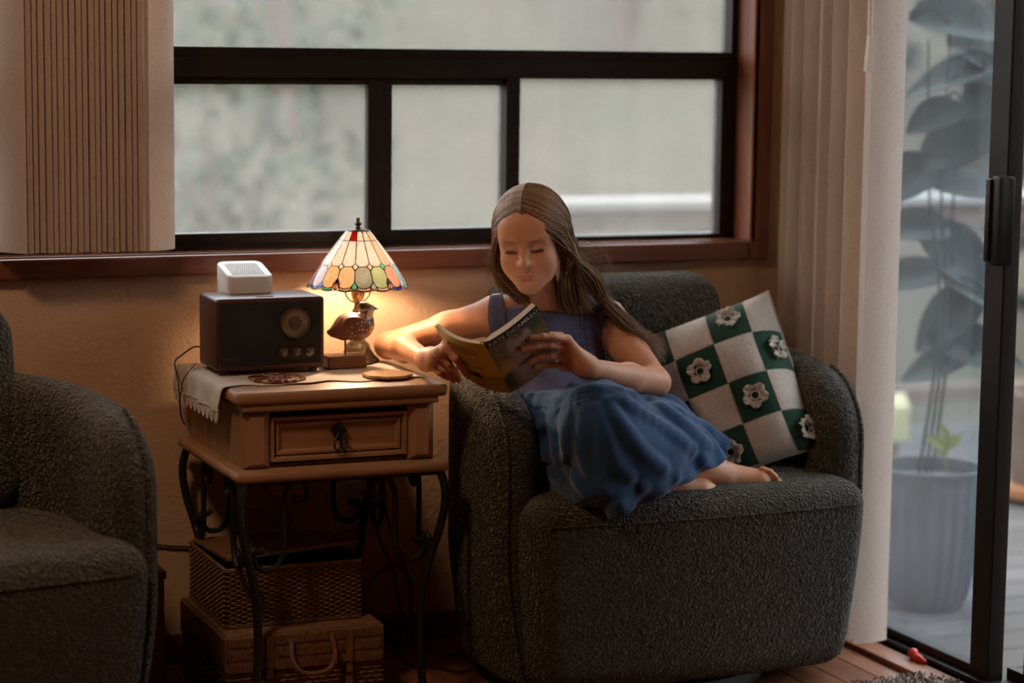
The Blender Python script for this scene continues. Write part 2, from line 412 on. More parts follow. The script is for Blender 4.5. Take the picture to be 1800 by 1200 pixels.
# reddish wood lining, casing and stool around it
struct('trim_3', bbox((WX1-.002, 4.478, WZ0), (WX1+.012, yf+.001, WZ1), .001), 'trim_wood_up')        # right jamb lining
struct('trim_4', bbox((WX1+.0, 4.478, .806), (2.503, YB+.002, WZ1+.07), .004), 'trim_wood_up')
struct('trim_5', bbox((WX0-.07, 4.478, .806), (WX1-.001, YB+.002, WZ0), .005), 'trim_wood')            # apron below the sill
struct('trim_6', bbox((WX0, 4.492, WZ0-.012), (WX1, yf+.03, WZ0+.003), .001), 'sill_wood')             # sill board
struct('trim_7', bbox((WX0-.07, 4.478, WZ1), (WX1, YB+.002, WZ1+.07), .004), 'trim_wood')
struct('trim_8', bbox((WX0-.07, 4.478, WZ0+.001), (WX0, YB+.002, WZ1-.001), .004), 'trim_wood_up')

# ---------------------------------------------------------------- sliding glass door in the right wall
XD = 2.60
door = struct('door_1', join(box_vf((XD, DY0, .0), (XD+.10, DY1, .022)), box_vf((XD, DY0, DZ1-.05), (XD+.10, DY1, DZ1)),
              box_vf((XD, DY1-.03, 0), (XD+.10, DY1, DZ1)), box_vf((XD, DY0, 0), (XD+.1, DY0+.03, DZ1))), 'dark_frame')
def door_part(nm, a, b, mat='dark_frame', w=.003): return obj(nm, bbox(a, b, w) if w else box_vf(a, b), mat, door, smooth=False)
door_part('panel_stile', (XD+.005, 3.722, .012), (XD+.042, 3.787, DZ1-.05)); door_part('panel_stile', (XD+.005, 4.235, .012), (XD+.042, 4.29, DZ1-.05))
door_part('panel_rail', (XD+.006, 3.78, .010), (XD+.04, 4.24, .042)); door_part('panel_rail', (XD+.006, 3.78, DZ1-.12), (XD+.04, 4.24, DZ1-.05))
door_part('track_lip', (XD-.012, DY0, .0125), (XD+.004, DY1, .024))
door_part('pane', (XD+.020, 3.782, .038), (XD+.024, 4.24, DZ1-.11), 'door_glass', 0)
door_part('panel_stile', (XD+.05, 3.60, .012), (XD+.085, 3.668, DZ1-.05)); door_part('panel_rail', (XD+.05, DY0+.03, .012), (XD+.085, 3.61, .055))
door_part('panel_stile', (XD+.05, DY0+.03, .012), (XD+.085, DY0+.09, DZ1-.05))
door_part('panel_rail', (XD+.05, DY0+.03, DZ1-.12), (XD+.085, 3.61, DZ1-.05))
door_part('pane', (XD+.066, DY0+.08, .05), (XD+.07, 3.61, DZ1-.11), 'door_glass', 0)
door_part('screen_rail', (XD+.055, 3.66, .018), (XD+.075, 3.73, .046))
h_ = obj('handle', bbox((XD-.032, 3.692, .862), (XD+.006, 3.724, 1.036), .006), 'dark_frame', door); obj('handle_grip', bbox((XD-.038, 3.716, .868), (XD-.02, 3.733, 1.03), .004), 'dark_frame', h_)

# ---------------------------------------------------------------- vertical blinds: every vane is a part
def vane_vf(cx, cy, z0, z1, ang, w=.089, bow=.007, t=.0009):
    u = np.linspace(-.5, .5, 7); d = V(math.cos(ang), math.sin(ang)); n = V(-d[1], d[0])
    prof = [(cx+d[0]*q*w+n[0]*bow*(1-4*q*q), cy+d[1]*q*w+n[1]*bow*(1-4*q*q)) for q in u]
    zz = [z0, z1]
    P = np.array([[(a, b, z) for a, b in prof] for z in zz]); return gridsurf(P, t)
bl = thing('vertical_blind', 'beige vertical blind drawn aside at the left of the window, its vanes edge-on', 'blind', (.96, 4.43, .866))
obj('headrail', bbox((.1, 4.40, 2.0), (2.44, 4.445, 2.045), .004), 'vane', bl, smooth=False)
rr = random.Random(3)
xs = list(np.linspace(.806, 1.043, 21))
for i, x in enumerate(xs):
    obj('vane', vane_vf(x+rr.uniform(-.0015, .0015), 4.430, .866+rr.uniform(-.001, .001), 2.0, math.radians(126+rr.uniform(-3, 3)), .084, .004), 'vane', bl)
obj('vane', vane_vf(1.096, 4.418, .866, 2.0, math.radians(30), .080, -.012), 'vane', bl)
obj('vane', vane_vf(.816, 4.427, .866, 2.0, math.radians(133), .078, .010), 'vane', bl)
br = thing('vertical_blind', 'beige vertical blind bunched at the corner beside the sliding glass door', 'blind', (2.525, 4.2, .03))
obj('headrail', bbox((2.50, 3.0, 2.09), (2.545, 4.46, 2.135), .004), 'vane', br, smooth=False)
ys = [4.045, 4.085, 4.125, 4.165, 4.20, 4.235, 4.265, 4.30, 4.335, 4.37, 4.40]
angs = [5, 22, -14, 30, 2, -12, 14, -4, 20, 0, -8]; bows = [.006, -.004, .009, -.011, .004, .006, -.006, .005, .007, -.005, .006]
for y, a, b in zip(ys, angs, bows):
    obj('vane', vane_vf(2.530, y, .03, 2.09, math.radians(a), .086, -b), 'vane', br)
w0 = atX(1531, 0, 2.475); w1 = atX(1530, 40, 2.475)
wv = obj('wand', tube([(2.476, w0[1], 2.06), (2.474, w0[1]-.002, 1.4), (2.474, w0[1]-.004, 1.30)], .0035, 8), 'vane', br)
obj('wand_tip', prism([(2.469, 1.305), (2.479, 1.305), (2.4845, 1.232), (2.4635, 1.232)], w0[1]-.010, w0[1]+.002, (0, 2, 1)), 'vane', wv, smooth=False)

# added fill light: an unseen ceiling dome that brightens the room warmly
cl = thing('fill_dome', 'added glowing fill dome on the ceiling, out of view', 'lamp', (.1, 3.0, ZC))
obj('base', lathe([(.17, -.001), (.175, -.012), (.168, -.022)], (.1, 3.0, ZC), 32), 'dark_frame', cl)
_t = NT('fill_glow'); _e = _t.n('ShaderNodeEmission'); _e.inputs[0].default_value = (1, .66, .40, 1); _e.inputs[1].default_value = 64; _t.l(_e.outputs[0], _t.out.inputs[0]); MATS['fill_glow'] = _t.m
obj('dome', lathe([(.165, -.02), (.158, -.045), (.135, -.075), (.095, -.098), (.045, -.110), (.002, -.113)], (.1, 3.0, ZC), 32), 'fill_glow', cl)

# ================================================================ side table
TX0, TX1, TY0, TY1, TZ = 1.137, 1.566, 4.030, 4.462, .630
tb = thing('side_table', 'small pine side table with one drawer on black wrought-iron scroll legs', 'table', (1.35, 4.245, 0))
obj('tabletop', bbox((TX0+.006, TY0+.012, .605), (TX1, TY1, TZ), .009, 3), 'pine', tb)
obj('top_moulding', bbox((1.157, 4.048, .592), (1.549, 4.452, .606), .004), 'pine', tb)
bx0, bx1, by0, by1 = 1.163, 1.543, 4.060, 4.448
obj('case', join(box_vf((bx0, by0+.022, .48), (bx0+.016, by1, .593)), box_vf((bx1-.016, by0+.022, .48), (bx1, by1, .593)), box_vf((bx0+.016, by1-.012, .48), (bx1-.016, by1, .593)),
    box_vf((bx0+.016, by0+.02, .585), (bx1-.016, by1-.012, .593)), box_vf((bx0+.016, by0+.02, .48), (bx1-.016, by1-.012, .486))), 'pine_up', tb, smooth=False)
obj('ledge', bbox((TX0, 4.020, .462), (1.562, 4.46, .481), .008, 3), 'pine', tb)
def pilaster(x0, x1):
    # chamfered corner post: flat middle with a bevel that stops short of the ends
    y0 = 4.056; z0, z1 = .482, .592; c = .014; e = .010
    v = [(x0, y0+.024, z0), (x1, y0+.024, z0), (x1, y0+.024, z1), (x0, y0+.024, z1), (x0, y0+.012, z0), (x1, y0+.012, z0), (x1, y0+.012, z1), (x0, y0+.012, z1),
         (x0+c, y0, z0+e), (x1-c, y0, z0+e), (x1-c, y0, z1-e), (x0+c, y0, z1-e)]
    f = [(0, 3, 2, 1), (0, 1, 5, 4), (1, 2, 6, 5), (2, 3, 7, 6), (3, 0, 4, 7), (4, 5, 9, 8), (5, 6, 10, 9), (6, 7, 11, 10), (7, 4, 8, 11), (8, 9, 10, 11)]
    return obj('corner_post', (v, f), 'pine_up', tb, smooth=False)
pilaster(bx0-.001, bx0+.052); pilaster(bx1-.052, bx1+.001)
dx0, dx1, dz0, dz1 = bx0+.054, bx1-.054, .493, .577
dr = obj('drawer', bbox((dx0, by0+.016, dz0), (dx1, by0+.03, dz1), .002), 'pine', tb, smooth=False)
def mould(x0, x1, z0, z1, wdt, y_out, y_in):
    o = [(x0, z0), (x1, z0), (x1, z1), (x0, z1)]; i = [(x0+wdt, z0+wdt), (x1-wdt, z0+wdt), (x1-wdt, z1-wdt), (x0+wdt, z1-wdt)]
    m = [((a[0]*.55+b[0]*.45), (a[1]*.55+b[1]*.45)) for a, b in zip(o, i)]
    v = [(p[0], y_in, p[1]) for p in o]+[(p[0], y_out, p[1]) for p in o]+[(p[0], y_out, p[1]) for p in m]+[(p[0], y_in, p[1]) for p in i]
    f = []
    for r in range(3): f += [(r*4+j, r*4+(j+1) % 4, r*4+4+(j+1) % 4, r*4+4+j) for j in range(4)]
    f += [(12+j, 12+(j+1) % 4, (j+1) % 4, j) for j in range(4)]
    return v, f
obj('drawer_moulding', mould(dx0, dx1, dz0, dz1, .012, by0+.004, by0+.018), 'pine', dr, smooth=False)
obj('drawer_bevel', mould(dx0+.012, dx1-.012, dz0+.012, dz1-.012, .010, by0+.009, by0+.0162), 'pine', dr, smooth=False)
hx, hz = (dx0+dx1)/2, .537                    # forged ring pull
pull = obj('drawer_pull', join(*[tube(spline([(hx+s*.001, by0+.004, hz+.004), (hx+s*.010, by0+.0, hz-.006), (hx+s*.013, by0-.003, hz-.020), (hx+s*.007, by0-.004, hz-.028), (hx+s*.001, by0-.003, hz-.020), (hx+s*.002, by0, hz-.004)], 16), .0022, 6) for s in (-1, 1)]), 'iron', dr)
obj('pull_plate', prism([(hx+r*math.cos(a), hz+.008+r*1.25*math.sin(a)) for a, r in [(2*math.pi*i/24, .011+.005*math.cos(4*2*math.pi*i/24)) for i in range(24)]], by0+.006, by0+.0165, (0, 2, 1)), 'iron', pull)
# iron legs: cabriole curve, bulging outwards under the ledge and drawn in towards the floor
LEGP = [(.012, .462), (.004, .43), (.004, .395), (.012, .35), (.026, .30), (.037, .25), (.043, .20), (.044, .12), (.040, .05), (.030, .004)]
for sx, sy, X_, Y_ in ((1, 1, 1.143, 4.026), (-1, 1, 1.558, 4.026), (1, -1, 1.143, 4.452), (-1, -1, 1.558, 4.452)):
    lg = obj('leg', tube(spline([(X_+sx*d, Y_+sy*d*.6, z) for d, z in LEGP], 30), .0085, 8), 'iron', tb)
    obj('foot', lathe([(.009, 0), (.012, .002), (.012, .006), (.008, .010)], (X_+sx*.030, Y_+sy*.018, 0), 12), 'iron', lg)
def scroll2d():
    """S-scroll drawn in (u, z): lower curl near the leg, tall stem, upper curl"""
    pts = [(.052, .357), (.044, .349), (.034, .352), (.030, .338), (.037, .321), (.054, .313), (.074, .319), (.086, .340), (.089, .372), (.089, .410), (.094, .437), (.108, .454), (.126, .452), (.135, .436), (.131, .418), (.118, .412), (.111, .421), (.116, .428)]
    return [(u, z-.026 if z < .377 else z-.026*max(0, (.41-z)/.033)) for u, z in pts]
SC = scroll2d()
def scroll(org_u, sgn, axis, plane, r=.0058):
    pts = []
    for u, z in SC:
        q = [0, 0, z]; q[axis] = org_u+sgn*u; q[1-axis] = plane; pts.append(q)
    return obj('scroll', tube(spline(pts, 64), r, 8), 'iron', tb)
scroll(1.150, 1, 0, 4.055); scroll(1.551, -1, 0, 4.055); scroll(1.150, 1, 0, 4.435); scroll(1.551, -1, 0, 4.435)
scroll(4.045, 1, 1, 1.163); scroll(4.440, -1, 1, 1.163); scroll(4.045, 1, 1, 1.540); scroll(4.440, -1, 1, 1.540)
obj('apron_bar', join(box_vf((1.15, 4.046, .452), (1.552, 4.056, .4625)), box_vf((1.15, 4.43, .452), (1.552, 4.44, .4625)), box_vf((1.155, 4.056, .452), (1.165, 4.43, .4625)), box_vf((1.537, 4.056, .452), (1.547, 4.43, .4625))), 'iron', tb, smooth=False)

# ---------------------------------------------------------------- lace-edged runner
def _linen():
    t = NT('linen'); c = t.coord()
    w1 = t.n('ShaderNodeTexWave'); w1.inputs['Scale'].default_value = 500; t.l(c, w1.inputs['Vector'])
    col = t.ramp(t.noise(c, 18, 4), [(.3, (.56, .48, .40)), (.7, (.68, .60, .52))]); t.set(col=col, rough=.9, spec=.1, sheen=.2)
    t.bump(t.math('ADD', w1.outputs['Fac'], t.noise(c, 60, 3)), .25, .0015); MATS['linen'] = t.m
_linen()
rn = thing('table_runner', 'pale linen runner with a crocheted lace border draped over the side table', 'runner', (1.34, 4.28, TZ))
m_, n_ = 70, 40; G = np.zeros((m_, n_, 3))
for i in range(m_):
    s = i/(m_-1)*.456                                   # arc length from the right end; the last 9 cm hang over the left edge
    for j in range(n_):
        yy = 4.118+.034*(0 if s < .1 else 0)+(4.447-4.118)*j/(n_-1)+(.008*math.sin(s*40)+.006*math.sin(s*71+1))*(1-j/(n_-1))
        if s < .405: x = 1.545-s; z = TZ+.0022+.0010*(1+math.sin(s*34+j*.3))*(1 if j < 8 else .3)
        else:
            q = s-.405; x = 1.140-min(q, .008)-.006*min(1, max(0, q-.008)/.06)-.003*math.sin(j*.55)*min(1, q/.05); z = TZ+.0025-max(0, q-.004)
        G[i, j] = (x, yy, z)
obj('cloth', gridsurf(G, .0012), 'linen', rn)
lace = []
for k in range(11):                                      # scallops of loops along the hanging edge
    yc = 4.128+k*.0305; x = 1.1285; zt = TZ-.047; r = .0135
    for q in range(2): lace.append(tube([(x, yc+(r-.004*q)*math.cos(a), zt-(.001+q*.0)-(r*1.45-.006*q)*math.sin(a)) for a in np.linspace(0, math.pi, 13)], .0011, 5))
    for a in np.linspace(.35, math.pi-.35, 5): lace.append(tube([(x, yc+.003*math.cos(a), zt-.004*math.sin(a)), (x, yc+r*math.cos(a), zt-r*1.45*math.sin(a))], .0009, 4))
    lace.append(tube([(x, yc+.0035*math.cos(a), zt-.006-.0035*math.sin(a)) for a in np.linspace(0, 6.3, 11)], .0011, 5))
    for q in (-1, 1): lace.append(tube([(x, yc+q*.009+.0028*math.cos(a), zt+.004+.0028*math.sin(a)) for a in np.linspace(0, 6.3, 9)], .001, 4))
for zz in (TZ-.0415, TZ-.048): lace.append(tube([(1.1285, y, zz) for y in np.linspace(4.112, 4.450, 24)], .0012, 5))
obj('lace_border', join(*lace), 'linen', rn)

# ---------------------------------------------------------------- table radio
r0 = atZ(381, 656, .640); ry = r0[1]; rx0 = r0[0]; rx1 = atY(571, 640, ry)[0]; rz0 = .642; rz1 = atY(380, 526.5, ry)[2]
ryb = atX(349, 520, rx0)[1]
ra = thing('table_radio', 'dark walnut table radio with a round tuning dial and three small knobs', 'radio', ((rx0+rx1)/2, ry+.05, TZ+.004))
obj('cabinet', (lambda a, b: bevel_vf(*box_vf(a, b), .0075, 3))((rx0, ry, rz0), (rx1, ryb, rz1)), 'walnut', ra)
obj('front_panel', bbox((rx0+.008, ry-.0012, rz0+.010), (rx1-.008, ry+.004, rz1-.008), .001), plain('speaker_cloth', (.011, .008, .007), .85, .5, 900, .5, 1200), ra, smooth=False)
gold = plain('aged_brass', (.42, .30, .14), .32, .25, 40, metal=.9)
chrome = plain('dial_chrome', (.30, .27, .24), .25, .1, 40, metal=.9)
def disc_y(cx, cz, prof, n=40):
    v, f = lathe(prof, (0, 0, 0), n); return [(cx+p[0], ry-p[2], cz+p[1]) for p in v], f
c0 = atY(518, 567, ry); dcx, dcz = c0[0], c0[2]
dial = obj('dial_face', disc_y(dcx, dcz, [(.029, .001), (.029, .003), (.0265, .0036)]), plain('dial_plate', (.20, .14, .085), .5, .25, 200), ra)
obj('dial_rim', disc_y(dcx, dcz, [(.0265, .003), (.0275, .0062), (.0300, .0062), (.0312, .002)]), chrome, dial)
obj('tuning_knob', disc_y(dcx, dcz, [(.0135, .003), (.0135, .011), (.0122, .014), (.0108, .0142), (.0100, .0128), (.001, .0125)]), chrome, dial)
obj('pointer', join(box_vf((dcx-.0095, ry-.0046, dcz-.0195), (dcx-.0088, ry-.0036, dcz-.0125))), plain('pointer_red', (.35, .03, .015), .4), dial, smooth=False)
tk = [box_vf((dcx+.0225*math.cos(a)-.0003, ry-.0043, dcz+.0225*math.sin(a)-.0009), (dcx+.0225*math.cos(a)+.0003, ry-.0036, dcz+.0225*math.sin(a)+.0009)) for a in np.linspace(.3, 5.9, 30)]
obj('dial_scale', join(*tk), 'black_plastic', dial, smooth=False)
kz = atY(518, 618, ry)[2]
esc = [atY(q, 619, ry)[0] for q in (498, 521, 544)]
def stadium(x0, x1, zc, r, n=12):
    return [(x0+r*math.cos(a), zc+r*math.sin(a)) for a in np.linspace(math.pi/2, 1.5*math.pi, n)]+[(x1+r*math.cos(a), zc+r*math.sin(a)) for a in np.linspace(-math.pi/2, math.pi/2, n)]
es = obj('knob_plate', prism(stadium(esc[0], esc[2], kz, .0148), ry-.0022, ry, (0, 2, 1)), plain('plate_dark', (.035, .028, .024), .35, metal=.6), ra)
for x in esc: obj('knob', disc_y(x, kz, [(.0085, .002), (.0085, .0035), (.0072, .004), (.0068, .0105), (.0058, .0122), (.001, .0124)], 24), chrome, es)
for x in (rx0+.02, rx1-.02):
    for y in (ry+.015, ryb-.015): obj('foot', lathe([(.008, 0), (.0085, .006)], (x, y, TZ+.0045), 12), 'black_plastic', ra)
obj('top_button', bbox(((rx0*.55+rx1*.45)-.012, ry+.02, rz1-.001), ((rx0*.55+rx1*.45)+.022, ry+.038, rz1+.0015), .001), 'walnut', ra, smooth=False)
def text(name, body, size, loc, rot, mat, parent, extr=.0003, align='LEFT', bold=0.0, width=None):
    cu = bpy.data.curves.new(name, 'FONT'); cu.body = body; cu.size = size; cu.extrude = extr; cu.align_x = align; cu.offset = bold
    o = bpy.data.objects.new(name, cu); COL.objects.link(o); dg = bpy.context.evaluated_depsgraph_get()
    me = bpy.data.meshes.new_from_object(o.evaluated_get(dg)); bpy.data.objects.remove(o)
    if width:
        xs_ = [v.co.x for v in me.vertices]; k_ = width/(max(xs_)-min(xs_))
        for v in me.vertices: v.co.x *= k_
    me.materials.clear(); me.materials.append(MATS[mat] if isinstance(mat, str) else mat)
    o = bpy.data.objects.new(name, me); COL.objects.link(o)
    Mx = rot if isinstance(rot, Matrix) else Matrix(rot)
    M4 = Mx.to_4x4(); M4.translation = Vector(loc)
    me.transform(M4); 
    if parent: me.transform(Matrix.Translation(-Vector(worg(parent)))); o.parent = parent
    return o
ROTF = Matrix(((1, 0, 0), (0, 0, -1), (0, 1, 0)))            # text plane facing the room (-Y)
lt = atY(391, 635, ry)
text('maker_name', 'VICTROLA', .0075, (lt[0], ry-.0014, lt[2]), ROTF, plain('dull_gold', (.16, .075, .03), .4, metal=.5), ra, .0004)

# ---------------------------------------------------------------- white speaker box behind the radio
sy0 = 4.335
s0 = atY(402, 505, sy0); s1 = atY(482, 505, sy0); szt = atY(435, 487, sy0)[2]
sp = thing('speaker_box', 'white rounded speaker with a perforated grille top, standing behind the radio', 'speaker', ((s0[0]+s1[0])/2, sy0+.05, TZ+.004))
sb = atX(389, 460, s0[0]+.006)
syb = sy0+.098
def rrect(x0, x1, y0, y1, r, n=6):
    out = []
    for cx, cy, a in ((x1-r, y1-r, 0), (x0+r, y1-r, 90), (x0+r, y0+r, 180), (x1-r, y0+r, 270)):
        out += [(cx+r*math.cos(math.radians(a+90*k/n)), cy+r*math.sin(math.radians(a+90*k/n))) for k in range(n+1)]
    return out
white = plain('white_plastic', (.66, .63, .60), .42, .04, 10)
ol = rrect(s0[0], s1[0], sy0, syb, .016)
zt_ = lambda y: szt+(y-sy0)*.24
vv = []; ff = []; n0 = len(ol)
ic = V((s0[0]+s1[0])/2, (sy0+syb)/2)
for (kx, dz) in ((1, None), (1, -.004), (.985, -.001), (.955, .0)):
    for p in ol:
        q = ic+(V(*p)-ic)*kx; vv.append((q[0], q[1], TZ+.005 if dz is None else zt_(q[1])+dz))
for r in range(3): ff += [(r*n0+j, r*n0+(j+1) % n0, (r+1)*n0+(j+1) % n0, (r+1)*n0+j) for j in range(n0)]
ff += [tuple(range(n0))[::-1], tuple(3*n0+j for j in range(n0))]
obj('housing', (vv, ff), white, sp)
hol = []
for i in range(17):
    for j in range(11):
        x = s0[0]+.013+(s1[0]-s0[0]-.026)*(i+(.5 if j % 2 else 0))/17; y = sy0+.018+(syb-sy0-.030)*j/11
        w_, d_ = .0016, .0021; q = zt_(y)
        hol.append(([(x-w_, y, q+.0004), (x, y-d_, q+.0004), (x+w_, y, q+.0004), (x, y+d_, q+.0004), (x-w_, y, q-.002), (x, y-d_, q-.002), (x+w_, y, q-.002), (x, y+d_, q-.002)],
                    [(0, 1, 2, 3), (7, 6, 5, 4), (0, 4, 5, 1), (1, 5, 6, 2), (2, 6, 7, 3), (3, 7, 4, 0)]))
g_ = obj('grille_holes', join(*hol), plain('grille_dark', (.20, .21, .24), .7), sp, smooth=False); g_['kind'] = 'stuff'

# ---------------------------------------------------------------- stained-glass table lamp
lb = atZ(632, 630, TZ+.006); LX, LY = atY(629, 500, 4.352)[0], 4.352
zs = lambda y: atY(629, y, LY)[2]
lp = thing('table_lamp', 'lit stained-glass table lamp with a cone shade, finial and antique brass base', 'lamp', (LX, LY, TZ+.004))
zb = TZ+.0035
def _bronze():
    t = NT('lamp_bronze'); c = t.coord(); f = t.noise(c, 120, 5, .7)
    t.set(col=t.ramp(f, [(.35, (.05, .035, .018)), (.65, (.30, .21, .10))]), metal=.85, rough=.42); t.bump(f, .5, .003); MATS['lamp_bronze'] = t.m
_bronze()
def lobed(prof, n=48, lobes=4, amp=.10, cx=LX, cy=LY, z0=zb):
    v = []; f = []
    for k, (r, z, a_) in enumerate(prof):
        for j in range(n):
            a = 2*math.pi*j/n; rr_ = r*(1+a_*amp*math.cos(lobes*a+math.pi/4*0)); v.append((cx+rr_*math.cos(a), cy+rr_*math.sin(a), z0+z))
    for i in range(len(prof)-1): f += [(i*n+j, i*n+(j+1) % n, (i+1)*n+(j+1) % n, (i+1)*n+j) for j in range(n)]
    f += [tuple(range(n))[::-1], tuple((len(prof)-1)*n+j for j in range(n))]; return v, f
obj('base', lobed([(.040, 0, 1), (.043, .003, 1), (.040, .007, 1), (.033, .014, .8), (.026, .026, .6), (.022, .038, .4), (.016, .044, .2), (.013, .050, 0), (.014, .056, 0)]), 'lamp_bronze', lp)
obj('stem', lathe([(.012, .05), (.009, .058), (.0125, .066), (.017, .076), (.018, .086), (.012, .096), (.008, .101), (.012, .105), (.008, .110), (.006, .124)], (LX, LY, zb), 24), 'lamp_bronze', lp)
obj('socket', lathe([(.005, .122), (.008, .124), (.012, .131), (.014, .138), (.0145, .152), (.0135, .155), (.0145, .158), (.013, .172), (.010, .174)], (LX, LY, zb), 24), gold, lp)
zrim = zs(503); ztop = zs(405); Rr, Rt = .1015, .0212
obj('harp', join(*[tube(spline([(LX+s*.006, LY, zb+.122), (LX+s*.018, LY, zb+.128), (LX+s*.0265, LY, zb+.143), (LX+s*.0265, LY, zb+.17), (LX+s*.030, LY, (zrim+ztop)/2), (LX+s*.012, LY, ztop-.006), (LX, LY, ztop)], 26), .0019, 6) for s in (-1, 1)]
    +[lathe([(.0045, .145), (.0045, .165)], (LX+s*.0265, LY, zb), 12) for s in (-1, 1)]), gold, lp)
def _bulb():
    t = NT('bulb_glow'); e = t.n('ShaderNodeEmission'); e.inputs[0].default_value = (1, .68, .41, 1); e.inputs[1].default_value = 500
    t.l(e.outputs[0], t.out.inputs[0]); MATS['bulb_glow'] = t.m
_bulb()
obj('bulb', lathe([(.008, .172), (.013, .180), (.0175, .190), (.019, .200), (.0165, .211), (.010, .218), (.003, .2205)], (LX, LY, zb), 24), 'bulb_glow', lp)
def shade_pt(a, h, k=0.0):
    """h: 0 at the top cap, 1 at the rim; slightly bowed cone"""
    r = Rt+(Rr-Rt)*h+.004*math.sin(math.pi*h); z = ztop+(zrim-ztop)*h
    return V(LX+(r+k)*math.cos(a), LY+(r+k)*math.sin(a), z+k*.7)
def gmat(name, col, tr=.9):
    t = NT(name); t.t.nodes.remove(t.b); c = t.coord()
    cc = t.ramp(t.noise(c, 35, 4, .6, 1.5), [(.3, tuple(x*.72 for x in col)), (.7, tuple(min(1, x*1.12) for x in col))])
    tl = t.n('ShaderNodeBsdfTranslucent'); t.l(cc, tl.inputs[0]); df = t.n('ShaderNodeBsdfDiffuse'); t.l(cc, df.inputs[0]); gl = t.n('ShaderNodeBsdfGlossy'); gl.inputs['Roughness'].default_value = .12
    a = t.n('ShaderNodeMixShader'); a.inputs[0].default_value = tr; t.l(df.outputs[0], a.inputs[1]); t.l(tl.outputs[0], a.inputs[2])
    fr = t.n('ShaderNodeFresnel'); b = t.n('ShaderNodeMixShader'); t.l(fr.outputs[0], b.inputs[0]); t.l(a.outputs[0], b.inputs[1]); t.l(gl.outputs[0], b.inputs[2])
    t.l(b.outputs[0], t.out.inputs[0]); MATS[name] = t.m; return name
GL = {k: gmat('stained_'+k, c, .95) for k, c in dict(cream=(.97, .98, 1.0), peach=(.84, .72, .64), red=(.20, .022, .014), amber=(.74, .62, .48), sage=(.42, .47, .36), grey=(.30, .31, .29),
      lilac=(.44, .42, .50), rose=(.74, .54, .50), cobalt=(.10, .11, .48), teal=(.18, .40, .32), sky=(.46, .58, .68), tan=(.50, .42, .32), orange=(.72, .44, .30)).items()}
shade = obj('shade', lathe([(.004, .004), (.016, .003), (.0215, -.001), (.0225, -.004)], (LX, LY, ztop), 32), 'lamp_bronze', lp)
tagged = []
def glass_piece(poly, col, nm='glass_piece'):
    """poly: list of (angle, h) corners on the shade"""
    pts = []; n = len(poly); ca = sum(p[0] for p in poly)/n; ch = sum(p[1] for p in poly)/n
    v = [shade_pt(ca, ch, .0002)]+[shade_pt(ca+(a-ca)*.985, ch+(h-ch)*.985, .0) for a, h in poly]
    w = [shade_pt(ca, ch, .0022)]+[shade_pt(ca+(a-ca)*.985, ch+(h-ch)*.985, .0018) for a, h in poly]
    f = [(0, 1+(i+1) % n, 1+i) for i in range(n)]+[(n+1, n+2+i, n+2+(i+1) % n) for i in range(n)]+[(1+i, 1+(i+1) % n, n+2+(i+1) % n, n+2+i) for i in range(n)]
    obj(nm, (v+w, f), GL[col], shade)
    for i in range(n):
        key = tuple(sorted([(round(poly[i][0], 3), round(poly[i][1], 3)), (round(poly[(i+1) % n][0], 3), round(poly[(i+1) % n][1], 3))]))
        if key not in tagged: tagged.append(key); leads.append(tube([shade_pt(*(np.array(poly[i])*(1-q)+np.array(poly[(i+1) % n])*q), .001) for q in (0, .33, .67, 1)], .00095, 5))
leads = []; NS = 16; da = 2*math.pi/NS; a_off = -math.pi/2-YAW-da*.5
h1, h2, h3 = .17, .58, .64
# h2: shoulder of the long panels, h3: bottom of the little diamonds
low_cols = ['lilac', 'amber', 'amber', 'grey', 'sage', 'rose', 'sky', 'tan', 'peach', 'sage', 'amber', 'lilac', 'rose', 'sky', 'grey', 'lilac']
dia_cols = ['peach', 'cream', 'cream', 'peach', 'teal', 'lilac', 'sky', 'peach', 'orange', 'cream', 'teal', 'peach', 'sky', 'rose', 'peach', 'orange']
for i in range(NS):
    a = a_off+(i-2)*da; e = da*.5; d = da*.27
    top = 'red' if i == 2 else ('peach' if i in (5, 11) else 'cream')
    glass_piece([(a-e, 0), (a+e, 0), (a+e, h1), (a-e, h1)], top)
    glass_piece([(a-e, h1), (a+e, h1), (a+e, h2-.035), (a+d, h2+.02), (a-d, h2+.02), (a-e, h2-.035)], 'peach' if i in (5, 12) else 'cream')
    glass_piece([(a+e, h2-.035), (a+e+d*.85, h2+.015), (a+e, h3+.02), (a+e-d*.85, h2+.015)], dia_cols[i])
    glass_piece([(a-d, h2+.02), (a+d, h2+.02), (a+e, h3+.03), (a+e*.98, .86), (a+e*.66, .94), (a, .968), (a-e*.66, .94), (a-e*.98, .86), (a-e, h3+.03)], low_cols[i])
    # border pieces and the small four-petal roses between the big panels
    if i % 3 == 1:
        b = a+e
        glass_piece([(b, .80), (b+e*.22, .84), (b, .88), (b-e*.22, .84)], 'cobalt' if i % 2 else 'orange')
        glass_piece([(b-e*.02, .882), (b+e*.36, .86), (b+e*.36, .95), (b, .985)], 'rose'); glass_piece([(b, .882), (b-e*.36, .86), (b-e*.36, .95), (b, .985)], 'orange')
    else:
        glass_piece([(a+e, .86), (a+e+e*.36, .93), (a+e, .99), (a+e-e*.36, .93)], ['cobalt', 'tan', 'teal', 'lilac'][i % 4])
    glass_piece([(a-e*.66, .945), (a, .972), (a+e*.66, .945), (a+e*.58, .992), (a, 1.005), (a-e*.58, .992)], ['cobalt', 'teal', 'tan', 'rose', 'peach', 'cobalt', 'lilac', 'teal'][i % 8])
ld = obj('leading', join(*leads), plain('lead_came', (.03, .022, .016), .5, metal=.6), shade)
